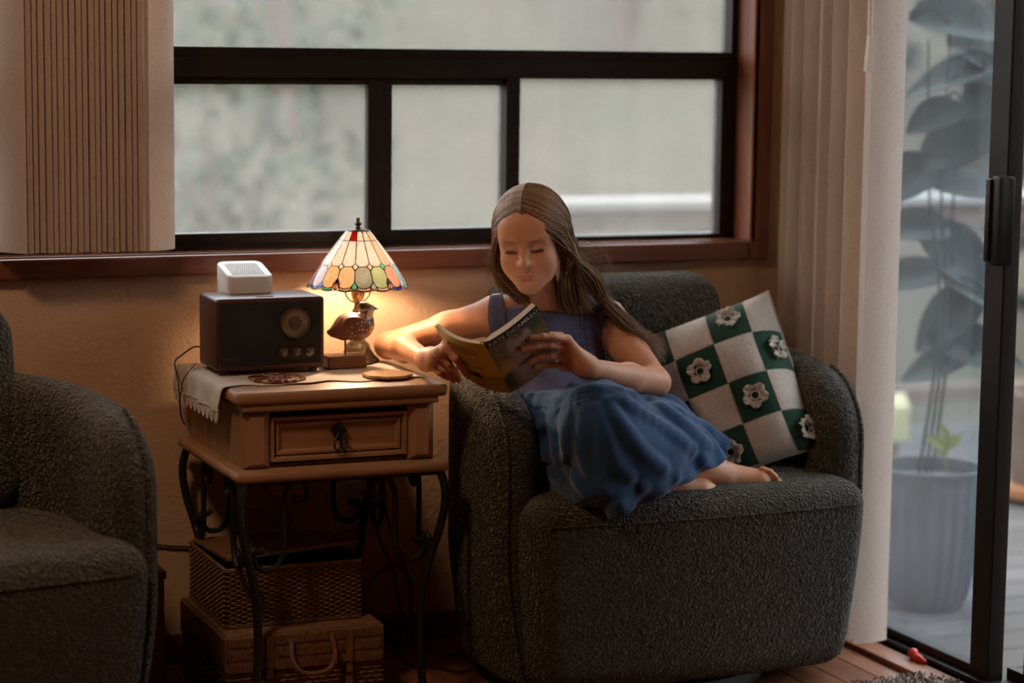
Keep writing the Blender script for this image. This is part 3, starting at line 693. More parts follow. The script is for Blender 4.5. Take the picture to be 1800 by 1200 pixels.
obj('rim_wire', tube([shade_pt(2*math.pi*q/96, 1.0+.012*math.cos(NS*2*math.pi*q/96-NS*a_off), .0008) for q in range(97)], .0013, 6), 'lamp_bronze', shade)
obj('finial', lathe([(.004, .003), (.0055, .006), (.0035, .009), (.007, .0125), (.0072, .015), (.004, .018), (.0032, .0215), (.0042, .0235), (.0036, .026), (.001, .027)], (LX, LY, ztop), 20), 'lamp_bronze', lp)

# ---------------------------------------------------------------- carved quail on a block
qb0 = atZ(576, 650, TZ+.003); qy = qb0[1]+.0; qx0 = atY(577, 640, qy)[0]; qx1 = atY(645, 640, qy)[0]; qzt = atY(610, 626, qy)[2]
qc = V((qx0+qx1)/2, qy+.028, 0)
qr = thing('quail_figurine', 'carved brown spotted quail figurine on a rod and wooden block', 'figurine', (qc[0], qc[1], TZ+.003))
obj('block', bbox((qx0, qy, TZ+.0042), (qx1, qy+.056, qzt), .002), 'block_wood', qr, smooth=False)
YQ = qc[1]; q_ = lambda x, y: atY(x, y, YQ)
rt = q_(607, 610); rb = q_(607, 628)
obj('rod', tube([(rt[0], YQ, rt[2]+.02), (rt[0], YQ, qzt-.004)], .0022, 8), 'block_wood', qr)
B_ = [q_(*p) for p in ((578, 583), (600, 578), (628, 572), (646, 565), (648, 545), (641, 541), (662, 537))]
def quail(p):
    d = sd_ell(p, q_(624, 573), (.0375, .027, .0275), Matrix.Rotation(math.radians(-14), 3, 'Y'))
    d = smin(d, sd_cone(p, B_[1], B_[0], .019, .004), .02)
    d = smin(d, sd_cone(p, q_(643, 566), q_(646, 548), .016, .011), .012)
    d = smin(d, sd_ell(p, q_(645, 543), (.0135, .011, .0118)), .008)
    d = smin(d, sd_ell(p, q_(638, 535), (.009, .006, .006)), .008)
    d = smin(d, sd_cone(p, q_(654, 541), q_(664, 543), .0052, .0010), .004)
    d = smin(d, sd_cone(p, q_(598, 585), q_(584, 588), .012, .004), .012)
    for s in (-1, 1): d = smin(d, sd_ell(p, q_(620, 571)+V(0, s*.022, 0), (.030, .006, .019), Matrix.Rotation(math.radians(-14), 3, 'Y')), .004)
    return d
lo_, hi_ = q_(570, 612), q_(670, 522)
qv, qf = mesh_sdf(quail, (lo_[0], YQ-.04, lo_[2]), (hi_[0], YQ+.04, hi_[2]), .0012)
qo = obj('bird', (qv, qf), 'iron', qr, smooth='all', fixn=False)
def paint(o, cols):
    at = o.data.color_attributes.new('Col', 'FLOAT_COLOR', 'POINT'); at.data.foreach_set('color', np.hstack([cols, np.ones((len(cols), 1))]).astype(np.float32).ravel())
def vcol(name, rough=.5, bump=0, bs=300, **kw):
    t = NT(name); a = t.n('ShaderNodeVertexColor', layer_name='Col'); t.set(col=a.outputs[0], rough=rough, **kw)
    if bump: t.bump(t.noise(t.coord(), bs, 3), bump, .001)
    MATS[name] = t.m; return t.m
vcol('quail_paint', .38, .15, 200); qo.data.materials.clear(); qo.data.materials.append(MATS['quail_paint'])
def pixof(v):
    d = np.asarray(v)-CAM_POS; z = d@CF; return 900+FPX*(d@CR)/z, 600-FPX*(d@CU)/z
ax_, az_ = (qv-q_(624, 573))@V(1, 0, 0), qv[:, 2]-q_(624, 573)[2]
body = np.tile(V(.13, .045, .022), (len(qv), 1)); t_ = np.clip((-ax_)/.05, 0, 1)[:, None]
body = body*(1-.45*t_)+V(.17, .075, .035)*.45*t_
belly = (az_ < -.012+.10*ax_)[:, None]; body = np.where(belly, V(.24, .115, .06)*np.ones((len(qv), 1)), body)
hd = q_(645, 543); hx_, hz_ = qv[:, 0]-hd[0], qv[:, 2]-hd[2]
cap = (hz_ > -.002+.25*hx_) & (hx_ > -.016); eye_l = (np.abs(hz_-.001-.20*hx_) < .0022) & (hx_ > -.016)
throat = (hz_ < -.0015+.25*hx_) & (hz_ > -.0200) & (hx_ > -.0075+.3*(hz_+.02)) & (hx_ < .012)
body[cap] = V(.055, .022, .014); body[throat] = V(.50, .40, .30); body[eye_l] = V(.34, .26, .20)
col_ = (hz_ < -.019+.25*hx_) & (hz_ > -.025) & (hx_ > -.012); body[col_] = V(.03, .012, .010)
beak = hx_ > .0125; body[beak] = V(.03, .02, .018)
rs = np.random.default_rng(5); cand = np.where((ax_ > -.018) & (ax_ < .034) & (az_ > -.026) & (az_ < .016) & (hz_ < -.022))[0]
spots = []
while len(spots) < 150 and len(cand):
    i = cand[rs.integers(len(cand))]
    if all(np.linalg.norm(qv[i]-qv[j]) > .0062 for j in spots): spots.append(i)
    else:
        rs.integers(3)
        if rs.random() < .01: break
for i in spots: body[np.linalg.norm(qv-qv[i], axis=1) < rs.uniform(.0011, .0021)] = V(.58, .50, .42)
for i in np.where((ax_ < -.02) & (az_ < .0))[0][::53]: body[np.linalg.norm((qv-qv[i])*V(.6, 1, 1.4), axis=1) < .0011] = V(.05, .02, .012)
paint(qo, body)
for s in (-1, 1): obj('eye', lathe([(.0017*math.sin(a), .0017*math.cos(a)) for a in np.linspace(.05, 3.1, 8)], hd+V(.005, s*.0105, .003), 10), 'black_plastic', qr)

# ---------------------------------------------------------------- coasters
def octo(cx, cy, r, sq, rot): return [(cx+r*math.cos(rot+math.pi/4*k), cy+sq*r*math.sin(rot+math.pi/4*k)) for k in range(8)]
def coaster(px, nm_label, colA, colB, r, z):
    c = atZ(*px, z); t = NT('coaster_'+str(len(MATS))); cc = t.coord()
    vo = t.n('ShaderNodeTexVoronoi'); t.l(cc, vo.inputs['Vector']); vo.inputs['Scale'].default_value = 38
    t.set(col=t.ramp(t.noise(cc, 38, 2, .4, .8), [(.40, colA), (.47, colB), (.55, colA)]), rough=.25); MATS[t.m.name] = t.m
    o = thing('coaster', nm_label, 'coaster', (c[0], c[1], z), 'coasters on the side table')
    obj('tile', bevel_vf(*prism(octo(c[0], c[1], r, 1.0, math.pi/8), z+.0006, z+.006), .001, 1), t.m, o, smooth=False)
    obj('cork_backing', prism(octo(c[0], c[1], r*.97, 1.0, math.pi/8), z+.0002, z+.0008), 'block_wood', o, smooth=False); return o
coaster((487, 667), 'octagonal coaster with a red and white pattern in front of the radio', (.16, .035, .02), (.60, .46, .36), .056, TZ+.0035)
coaster((681, 661), 'octagonal pale tan coaster in front of the quail figurine', (.46, .30, .17), (.36, .20, .10), .050, TZ+.0035)

# ---------------------------------------------------------------- baskets under the table
def _wicker():
    t = NT('wicker'); c = t.coord(); f = t.noise(c, 90, 4)
    t.set(col=t.ramp(f, [(.3, (.13, .060, .026)), (.7, (.25, .125, .055))]), rough=.6); t.bump(f, .4, .002); MATS['wicker'] = t.m
_wicker()
def weave_box(x0, x1, y0, y1, z0, z1, rows, pitch=.011, r=.0021):
    """woven wall: horizontal canes passing in front of and behind upright stakes"""
    per = [((x0, y0), (x1, y0)), ((x1, y0), (x1, y1)), ((x1, y1), (x0, y1)), ((x0, y1), (x0, y0))]; out = []
    for k in range(rows):
        z = z0+(z1-z0)*(k+.5)/rows; pts = []; s = 0
        for (ax, ay), (bx, by) in per:
            L_ = math.hypot(bx-ax, by-ay); nx, ny = (by-ay)/L_, -(bx-ax)/L_; m = max(2, int(L_/pitch*2))
            for i in range(m):
                t = i/m; w = .0022*math.cos(math.pi*(s/ (2) + (k % 2))) if False else .0020*(1 if ((s//2)+k) % 2 else -1)
                pts.append((ax+(bx-ax)*t+nx*w, ay+(by-ay)*t+ny*w, z)); s += 1
        pts.append(pts[0]); out.append(tube(pts, r, 4, False))
    return join(*out)
def box_shell(x0, x1, y0, y1, z0, z1, t=.004):
    return join(box_vf((x0, y0, z0), (x1, y1, z0+t)), box_vf((x0, y0, z0), (x0+t, y1, z1)), box_vf((x1-t, y0, z0), (x1, y1, z1)), box_vf((x0, y0, z0), (x1, y0+t, z1)), box_vf((x0, y1-t, z0), (x1, y1, z1)))
sy_ = 4.085; sx0, sx1 = atY(396, 1120, sy_)[0], atY(672, 1105, sy_)[0]; szt2 = atY(540, 1108, sy_)[2]; szb = .004
st = thing('wicker_suitcase', 'woven wicker picnic suitcase with a leather carrying handle and straps on the floor', 'suitcase', ((sx0+sx1)/2, 4.24, 0))
obj('shell', box_vf((sx0+.003, sy_+.003, szb), (sx1-.003, 4.41, szt2-.002)), 'wicker', st, smooth=False)
sw = obj('weave', weave_box(sx0, sx1, sy_, 4.413, szb, szt2*.55, 9, .010), 'wicker', st); sw['kind'] = 'stuff'
lid = obj('lid', bbox((sx0-.003, sy_-.004, szt2*.56), (sx1+.003, 4.416, szt2), .004), 'wicker', st, smooth=False)
lw = obj('lid_weave', join(*[tube([(sx0+.002, y, szt2+.0008+.0008*(k % 2)), (sx1-.002, y, szt2+.0008+.0008*(k % 2))], .0022, 4) for k, y in enumerate(np.linspace(sy_+.004, 4.41, 62))]), 'wicker', lid); lw['kind'] = 'stuff'
for zz in (szt2*.62, szt2*.78, szt2*.94):
    obj('cane_band', join(*[box_vf((x, sy_-.0065, zz-.010), (x+.004, sy_-.0035, zz+.006)) for x in np.arange(sx0, sx1-.004, .0052)]), 'wicker', lid, smooth=False)
leather = plain('strap_leather', (.20, .095, .035), .5, .25, 30, .2, 200)
hx0, hx1 = atY(510, 1120, sy_)[0], atY(580, 1115, sy_)[0]
obj('carrying_handle', tube(spline([(hx0, sy_-.008, szt2*.93), (hx0-.002, sy_-.020, szt2*.72), (hx0+.010, sy_-.026, szt2*.55), ((hx0+hx1)/2, sy_-.028, szt2*.50), (hx1-.008, sy_-.026, szt2*.55), (hx1+.004, sy_-.020, szt2*.72), (hx1, sy_-.008, szt2*.95)], 28), .0048, 8), leather, st)
for px in (472, 612):
    x = atY(px, 1120, sy_)[0]
    sv = obj('strap', bbox((x-.007, sy_-.0095, szt2*.12), (x+.007, sy_-.007, szt2*.98), .0008), leather, st, smooth=False)
    obj('buckle', tube([(x-.010, sy_-.011, szt2*.44), (x+.010, sy_-.011, szt2*.44), (x+.010, sy_-.011, szt2*.58), (x-.010, sy_-.011, szt2*.58), (x-.010, sy_-.011, szt2*.44)], .0016, 6), 'iron', sv)
by_ = 4.135; kx0, kx1 = atY(397, 1040, by_)[0], atY(633, 1030, by_)[0]; kz0 = szt2+.0035; kz1 = atY(540, 992, by_)[2]
bk = thing('wicker_hamper', 'brown wicker hamper with its lid ajar, stacked on the picnic suitcase', 'basket', ((kx0+kx1)/2, 4.26, szt2))
obj('shell', box_shell(kx0+.003, kx1-.003, by_+.003, 4.40, kz0, kz1-.002), 'wicker', bk, smooth=False)
kw_ = obj('weave', weave_box(kx0, kx1, by_, 4.403, kz0, kz1, 24, .011, .0019), 'wicker', bk); kw_['kind'] = 'stuff'
obj('rim', join(*[tube([(kx0, by_, z), (kx1, by_, z), (kx1, 4.403, z), (kx0, 4.403, z), (kx0, by_, z)], .004, 6) for z in (kz0+.003, kz1)]), 'wicker', bk)
ll = obj('lid', gridsurf(np.array([[(kx0+.004+(kx1-kx0-.006)*i, 4.395-.255*j, kz1+.010+.030*j*(.45+.55*i)) for j in np.linspace(0, 1, 6)] for i in np.linspace(0, 1, 6)]), .006), 'wicker', bk, smooth=False)
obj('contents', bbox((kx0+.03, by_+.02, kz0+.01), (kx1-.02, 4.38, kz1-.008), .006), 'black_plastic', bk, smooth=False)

# ---------------------------------------------------------------- cords
def cord(nm, label, ctrl, r=.0022, n=60, mat='black_plastic', cat='cord'):
    o = obj(nm, tube(spline(ctrl, n), r, 6), mat); return tag(o, label, cat, None)
cord('power_cord', 'thin black cord looping from the radio over the lace runner down the table side',
     [(rx0+.012, ryb-.006, .672), (rx0-.006, ryb+.010, .674), (rx0-.028, ryb+.02, .658), atX(311, 642, 1.128)+V(-.004, 0, .006), atX(313, 668, 1.112), atX(316, 700, 1.108), atX(318, 730, 1.109), atX(325, 746, 1.120)], .0016)
cord('power_cord', 'thin black wire hanging from the radio along its left side', [atX(345, 640, rx0-.004)+V(0, 0, .002), atZ(333, 652, TZ+.006), atX(322, 668, 1.118), atX(318, 690, 1.112), atX(314, 705, 1.110)], .0011, 40)
yw = 4.49
for i, (lab, pts) in enumerate([
    ('black cable dropping in two bends behind the right table legs', [(622, 838), (640, 870), (655, 905), (668, 950), (690, 1000), (702, 1060), (712, 1100), (740, 1130), (790, 1150), (826, 1140), (840, 1165), (812, 1180), (770, 1172), (740, 1168)]),
    ('black cable hanging down beside the right rear table leg', [(668, 835), (676, 890), (690, 940), (712, 1000), (722, 1060), (716, 1090), (702, 1110), (704, 1150), (728, 1170)]),
    ('black cable arching over from the hamper to the power lead', [(642, 1032), (662, 1010), (690, 992), (715, 1010), (722, 1050)]),
    ('thin black wire slanting across the wall behind the scroll', [(450, 842), (478, 872), (502, 900), (508, 915), (506, 930), (520, 950)]),
    ('long thin black wire slanting from the left leg towards the hamper', [(425, 885), (470, 912), (520, 938), (534, 950)])]):
    P_ = [atY(x, y, yw) for x, y in pts]; P_ = [V(p[0], min(yw, yw), p[2]) if p[2] > .012 else atZ(x, y, .006) for p, (x, y) in zip(P_, pts)]
    P_ = [p-V(0, .004*i, 0) for p in P_]
    cord('cable', lab, P_, .0026 if i < 3 else .0012, 70)
cord('wall_cable', 'black cable running low along the wall between the left armchair and the table', [atY(x, y, 4.494) for x, y in ((150, 975), (200, 966), (255, 957), (300, 960), (345, 964), (400, 985))], .0022, 40)
tag(obj('wall_plate', bbox(atY(588, 930, 4.4995)*V(1, 0, 1)+V(0, 4.480, 0), atY(632, 838, 4.4995)*V(1, 0, 1)+V(0, 4.4985, 0), .004), white, smooth=False), 'pale plug adapter on the wall behind the table legs', 'adapter')

# ================================================================ armchairs (swivel tub chair in looped boucle); local front is -y
def sd2_round(x, y, a, y0, y1, rb, rf):
    """rounded plan outline: half-width a, from y0 (front) to y1 (back), back / front corner radii"""
    yc = (y0+y1)/2; hy = (y1-y0)/2; r = np.where(y > yc, rb, rf).astype(np.float32)
    qx = np.abs(x)-(a-r); qy = np.abs(y-yc)-(hy-r)
    return np.sqrt(np.maximum(qx, 0)**2+np.maximum(qy, 0)**2)+np.minimum(np.maximum(qx, qy), 0)-r
def chair_shell(p):
    x, y, z = p[:, 0], p[:, 1], p[:, 2]
    zz = np.clip(z, 0, .7); a = .422-.05*np.clip((.30-zz)/.30, 0, 1)**1.5           # drawn in towards the floor
    s = a/.422
    d2 = sd2_round(x/s, y, .422, -.50, .315, .30, .05)
    T = .112; ring = np.abs(d2+T/2)-T/2
    # arm profile in (y,z): slopes up to the back, big rounded front corner
    h = .625+.050*np.clip((y+.05)/.35, 0, 1)
    yf = -.175; r = .15
    qy = (yf-y)+r; qz = (z-h)+r
    prof = np.sqrt(np.maximum(qy, 0)**2+np.maximum(qz, 0)**2)+np.minimum(np.maximum(qy, qz), 0)-r
    d = smax(ring, prof, .075)
    return smax(d, .035-z, .02)
def chair_seat(p):
    x, y, z = p[:, 0], p[:, 1], p[:, 2]
    k = np.clip((.36-z)/.36, 0, 1); a = .372-.030*k**1.5
    yfront = -.272+.022*(x/.37)**2+.030*k**1.3
    q = np.stack([np.abs(x)-a, np.abs(y-(yfront+.24)*.5)-(.24-yfront)*.5, np.abs(z-.222)-(.192+.010*(1-(x/.36)**2)*np.clip((y+.28)/.2, 0, 1))], 1)
    r = .05; q = q+r
    return np.linalg.norm(np.maximum(q, 0), axis=1)+np.minimum(q.max(1), 0)-r
def chair_back(p):
    x, y, z = p[:, 0], p[:, 1], p[:, 2]
    yy = y-.175-(z-.45)*.20
    d = sd_rbox(np.stack([x, yy, z], 1), (0, .02, .60), (.268, .075, .195), .07)
    return d+.010*np.exp(-((x+.03)/.018)**2)*np.clip((z-.70)/.08, 0, 1)
def make_chair(label):
    root = thing('armchair', label, 'armchair', (0, 0, 0))
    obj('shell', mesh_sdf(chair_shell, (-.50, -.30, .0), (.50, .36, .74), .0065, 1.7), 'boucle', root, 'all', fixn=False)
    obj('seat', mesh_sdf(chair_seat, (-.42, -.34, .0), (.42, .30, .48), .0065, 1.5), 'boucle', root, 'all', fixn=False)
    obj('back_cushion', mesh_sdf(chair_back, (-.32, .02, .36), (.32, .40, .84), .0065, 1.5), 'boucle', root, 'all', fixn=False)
    # piped seams: along the front of the seat and down the front of each arm
    pts = []
    for x in np.linspace(-.34, .34, 40):
        zq = .370+.0*x; yq = -.272+.022*(x/.37)**2; pts.append((x, yq-.0006, zq))
    obj('seam', tube(pts, .0022, 5), 'boucle', root)
    for s in (-1, 1):
        pr = []
        for t in np.linspace(0, 1, 26):
            if t < .45: y_, z_ = -.172, .04+.435*t/.45; 
            else:
                q = (t-.45)/.55; a_ = q*1.45; y_, z_ = -.172+.148*(1-math.cos(a_)), .475+.148*math.sin(a_)
            aa = .422-.05*np.clip((.30-z_)/.30, 0, 1)**1.5
            pr.append((s*(aa-.030), y_+.004, z_-.002))
        obj('arm_piping', tube(pr, .0042, 6), 'boucle', root)
    obj('swivel_base', lathe([(.24, 0), (.25, .004), (.25, .028), (.22, .036)], (0, .02, .001), 40), 'black_plastic', root)
    return root
ch = make_chair('grey-green boucle tub armchair in the corner by the glass door, girl curled in it')
ch.location = (2.048, 4.125, 0)
ch2 = ch.copy(); COL.objects.link(ch2); ch2['label'] = 'grey-green boucle tub armchair cut off by the left edge of the picture, empty'
ch2.location = (.528, 3.985, 0); ch2.rotation_euler = (0, 0, math.radians(6)); ch2.name = 'armchair'
for c in list(ch.children): q = c.copy(); COL.objects.link(q); q.parent = ch2; q.name = c.name
for c in (ch, ch2): c['group'] = 'matching tub armchairs'

# ---------------------------------------------------------------- patchwork cushion with crocheted flowers
def _plush():
    t = NT('cream_plush'); c = t.coord(); n = t.noise(c, 230, 4, .7, 1.0)
    t.set(col=t.ramp(n, [(.3, (.50, .41, .33)), (.7, (.70, .60, .51))]), rough=.95, spec=.1, sheen=.5); t.bump(n, .9, .004); MATS['cream_plush'] = t.m
    t = NT('green_felt'); c = t.coord(); n = t.noise(c, 300, 3)
    t.set(col=t.ramp(n, [(.3, (.010, .038, .022)), (.7, (.020, .062, .038))]), rough=.9, spec=.15, sheen=.15); t.bump(n, .4, .001); MATS['green_felt'] = t.m
    t = NT('crochet'); c = t.coord(); w = t.n('ShaderNodeTexWave'); w.inputs['Scale'].default_value = 220; w.inputs['Distortion'].default_value = 6; t.l(c, w.inputs['Vector'])
    t.set(col=t.ramp(t.noise(c, 60, 3), [(.3, (.56, .47, .39)), (.7, (.70, .62, .54))]), rough=.9, spec=.1); t.bump(w.outputs['Fac'], .6, .002); MATS['crochet'] = t.m
_plush()
cu_c = atY(1248, 668, 4.135)
A_ = atY(1376, 502, 4.15); B2 = atY(1396, 806, 4.02)          # top-right and bottom-right corners
eu = nrm(atY(1352, 512, 4.13)-atY(1150, 590, 4.245)); ev = A_-B2; ev = nrm(ev-eu*np.dot(ev, eu)); en = nrm(np.cross(eu, ev)); 
if en[1] > 0: en = -en
HW = .178
cu_c = A_-eu*HW*.97-ev*HW*.97
def cush_pt(u, v, side=1):
    """u,v in -1..1 on the cushion; pillow bulge, pinched corners, pulled-in edges"""
    bu = (1-abs(u)**2.6)*(1-abs(v)**2.6); th = .070*max(bu, 0)**.5
    pin = 1-.055*(1-abs(v)**2)*abs(u)**3; piv = 1-.055*(1-abs(u)**2)*abs(v)**3
    w = .006*math.sin(3.1*u+2*v)*(1-u*u)
    b_ = max(0, u-.15); ub = u-.30*b_*b_                    # right-hand part bends back against the chair arm
    return cu_c+eu*HW*ub*pin+ev*HW*v*piv+en*(side*th+w-.085*b_*b_*(1-.75*max(0, v)**2))
cs = thing('cushion', 'cream and green checked plush cushion with crocheted flowers leaning in the corner armchair', 'cushion', cu_c-ev*HW)
N_ = 33; us = np.linspace(-1, 1, N_)
Pf = np.array([[cush_pt(u, v, .97) for v in us] for u in us]); Pb = np.array([[cush_pt(u, v, -1) for v in us] for u in us])
v1, f1 = gridsurf(Pf); v2, f2 = gridsurf(Pb)
obj('cushion_body', join((v1, f1), (v2, [q[::-1] for q in f2])), 'cream_plush', cs, 'all')
obj('edge_seam', tube([cush_pt(*q, 0) for q in [(t, -1) for t in us]+[(1, t) for t in us[1:]]+[(-t, 1) for t in us[1:]]+[(-1, -t) for t in us[1:]]], .0022, 6), 'cream_plush', cs)
NC = 4; cell = 2/NC
def patch(i, j, mat, lift):
    m = 9; u0 = -1+i*cell; v0 = -1+j*cell
    P = np.array([[cush_pt(np.clip(u0+cell*a, -.985, .985), np.clip(v0+cell*b, -.985, .985), 1)+en*(lift*min(1, 8*min(a, 1-a, b, 1-b)+.25)) for b in np.linspace(.012, .988, m)] for a in np.linspace(.012, .988, m)])
    return obj('patch', gridsurf(P), mat, cs, 'all')
def flower(i, j, rot, sc=1.0):
    u0 = -1+(i+.5)*cell; v0 = -1+(j+.5)*cell; c = cush_pt(u0, v0)+en*.002
    du = nrm(cush_pt(min(u0+.05, 1), v0)-cush_pt(u0-.05, v0)); dn = nrm(np.cross(du, cush_pt(u0, min(v0+.05, 1))-cush_pt(u0, v0-.05)))
    if dn@en < 0: dn = -dn
    dv = np.cross(dn, du); R0 = .0145*sc; rs_ = random.Random(i*7+j); first = None
    core = obj('flower', tube([c+dn*.003+R0*.42*(math.cos(a)*du+math.sin(a)*dv) for a in np.linspace(0, 2*math.pi, 17)], .0022, 6), 'crochet', cs)
    for k in range(5):
        a = rot+k*2*math.pi/5+rs_.uniform(-.12, .12); pc = c+R0*(math.cos(a)*du+math.sin(a)*dv); rd = math.cos(a)*du+math.sin(a)*dv; td = np.cross(dn, rd)
        m = 9; G_ = np.zeros((m, m, 3))
        for p in range(m):
            for q in range(m):
                s_ = p/(m-1); ang = -1.5+3.0*q/(m-1); rr_ = R0*(.10+.70*s_)*(1-.10*abs(math.sin(q*1.9)))
                rad = rd*(math.cos(ang)*rr_)+td*(math.sin(ang)*rr_*.80)
                G_[p, q] = c+rd*R0*.52+rad+dn*(.0035+.0045*s_*(1+.9*math.cos(q*2.3+k))+.002*math.sin(3*s_))
        obj('petal', gridsurf(G_, .0022), 'crochet', core, 'all')
for i in range(NC):
    for j in range(NC):
        g = (i+j) % 2 == 1
        patch(i, j, 'green_felt' if g else 'cream_plush', .0012 if g else .0035)
        if g: flower(i, j, i*1.3+j*.7, 1.5)

# ================================================================ the open paperback
def book_frame():
    St = atY(851, 604, 3.86); dep = (St-CAM_POS)@CF; m = dep/FPX               # metres per pixel there
    H = .172; W_ = .122
    sx, sy = 46*m, -89*m; sa = math.sqrt(max(H*H-sx*sx-sy*sy, 1e-6)); vs = sx*CR+sy*CU+sa*CF           # top -> bottom of the spine, bottom lies farther away
    def cover(px, py):
        wx, wy = px*m, -py*m; wa = -(wx*sx+wy*sy)/sa; v = wx*CR+wy*CU+wa*CF; return v
    return St, vs, cover(-89, -33), cover(92, -68)
BS, Bv, BL, BR = book_frame()
BLl, BRl = np.linalg.norm(BL), np.linalg.norm(BR)
def cover_n(w):                                   # outward normal (towards the camera) of a cover
    n = nrm(np.cross(w, Bv)); return n if n@CF < 0 else -n
NL, NR = cover_n(BL), cover_n(BR)
bk_ = thing('book', 'open paperback with a dog on its cover, held by the girl', 'book', BS+Bv)
def cover_pt(side, s, t, off=0.0):
    """s: 0 spine .. 1 fore edge, t: 0 top .. 1 bottom; the cover bows a little"""
    w, n = (BL, NL) if side < 0 else (BR, NR)
    return BS+Bv*t+w*s+n*(off+(.010 if side < 0 else .005)*math.sin(math.pi*min(s*1.05, 1))*1.0)
def cover_mat(name, build):
    t = NT(name); uv = t.n('ShaderNodeUVMap', uv_map='UV'); sep = t.n('ShaderNodeSeparateXYZ'); t.l(uv.outputs[0], sep.inputs[0])
    t.set(col=build(t, uv.outputs[0], sep.outputs[0], sep.outputs[1]), rough=.38, spec=.4); MATS[name] = t.m
def blob(t, u, v, cu, cv, ru, rv, soft=.35):
    a = t.math('DIVIDE', t.math('SUBTRACT', u, cu), ru); b = t.math('DIVIDE', t.math('SUBTRACT', v, cv), rv)
    d = t.math('SQRT', t.math('ADD', t.math('MULTIPLY', a, a), t.math('MULTIPLY', b, b)))
    return t.ramp(d, [(max(0, 1-soft)*.5, (1, 1, 1)), (.5*(1+soft), (0, 0, 0))]) if False else t.ramp(t.math('MULTIPLY', d, .5), [(.5*(1-soft), (1, 1, 1)), (.5*(1+soft), (0, 0, 0))])
def front(t, uv, u, v):
    base = t.ramp(t.noise(uv, 6, 4), [(.3, (.14, .12, .05)), (.5, (.26, .20, .07)), (.7, (.10, .10, .06))])
    c = t.mix(blob(t, u, v, .16, .62, .16, .16), base, (.62, .36, .04))              # yellow flowers
    c = t.mix(blob(t, u, v, .80, .18, .22, .14, .5), c, (.035, .05, .035))
    c = t.mix(blob(t, u, v, .14, .80, .16, .14), c, (.020, .028, .018))
    c = t.mix(blob(t, u, v, .52, .86, .30, .40, .3), c, (.46, .38, .30))             # pale shaggy dog
    c = t.mix(blob(t, u, v, .50, .40, .22, .17, .3), c, (.50, .40, .30))
    for eu_ in (.36, .66): c = t.mix(blob(t, u, v, eu_, .27, .07, .10, .4), c, (.48, .38, .28))
    for eu_ in (.42, .60): c = t.mix(blob(t, u, v, eu_, .37, .030, .022, .5), c, (.02, .015, .012))
    c = t.mix(blob(t, u, v, .51, .47, .055, .040, .4), c, (.015, .012, .012))
    fur = t.noise(uv, 40, 5, .7, 2); c = t.mix(t.math('MULTIPLY', fur, .5), c, (.20, .15, .10))
    return t.mix(t.ramp(v, [(.105, (1, 1, 1)), (.125, (0, 0, 0))]), c, (.02, .022, .018))
def back(t, uv, u, v):
    c = t.ramp(t.noise(uv, 3, 3), [(.3, (.74, .54, .10)), (.7, (.82, .63, .16))])
    return t.mix(t.ramp(v, [(.62, (0, 0, 0)), (.70, (1, 1, 1))]), c, (.46, .34, .08))
cover_mat('cover_front', front); cover_mat('cover_back', back)
def cover(nm, side, mat):
    m, n = 14, 14; P = np.array([[cover_pt(side, s, t) for t in np.linspace(0, 1, n)] for s in np.linspace(0, 1, m)])
    v, f = gridsurf(P, .0007 if side < 0 else -.0007); o = obj(nm, (v, f), mat, bk_, smooth=True)
    uvl = o.data.uv_layers.new(name='UV'); k = m*n
    co = [(i//n/(m-1), (i % n)/(n-1)) for i in range(k)]*2
    for lp_ in o.data.loops: uvl.data[lp_.index].uv = co[lp_.vertex_index]
    return o
cf = cover('front_cover', 1, 'cover_front'); cb = cover('back_cover', -1, 'cover_back')
paper = plain('paper', (.74, .70, .64), .8, .06, 20)
wspine = nrm(BR)*.004-nrm(BL)*.004
obj('spine', gridsurf(np.array([[BS+Bv*t+a*nrm(BR)*.010-(1-a)*nrm(BL)*-.010+.5*(NL+NR)*.0015*(1-(2*a-1)**2) for t in np.linspace(0, 1, 8)] for a in np.linspace(0, 1, 5)]), -.0006), plain('spine_dark', (.09, .07, .045), .45), bk_)
def pages(side, thick):
    """page block: follows the cover at the outside, leaves curve into the gutter"""
    m, n = 18, 8; G1 = np.zeros((m, n, 3)); G2 = np.zeros((m, n, 3)); nn = NL if side < 0 else NR
    for i, s in enumerate(np.linspace(.03, .985, m)):
        for j, t in enumerate(np.linspace(.012, .988, n)):
            G1[i, j] = cover_pt(side, s, t, -.001); G2[i, j] = cover_pt(side, s*.985+.005, t, -.001)-nn*(thick*min(1, (s+.02)*5)**.6*(1-.12*s))
    vf = []
    k = m*n; v = np.vstack([G1.reshape(-1, 3), G2.reshape(-1, 3)])
    f = [(i*n+j, i*n+j+1, (i+1)*n+j+1, (i+1)*n+j) for i in range(m-1) for j in range(n-1)]; f += [tuple(q+k for q in a[::-1]) for a in f]
    for i in range(m-1): f += [(i*n, (i+1)*n, k+(i+1)*n, k+i*n), ((i+1)*n+n-1, i*n+n-1, k+i*n+n-1, k+(i+1)*n+n-1)]
    for j in range(n-1): f += [(j+1, j, k+j, k+j+1), ((m-1)*n+j, (m-1)*n+j+1, k+(m-1)*n+j+1, k+(m-1)*n+j)]
    return obj('page_block', (v, f), paper, bk_)
pages(-1, .0065); pages(1, .0125)
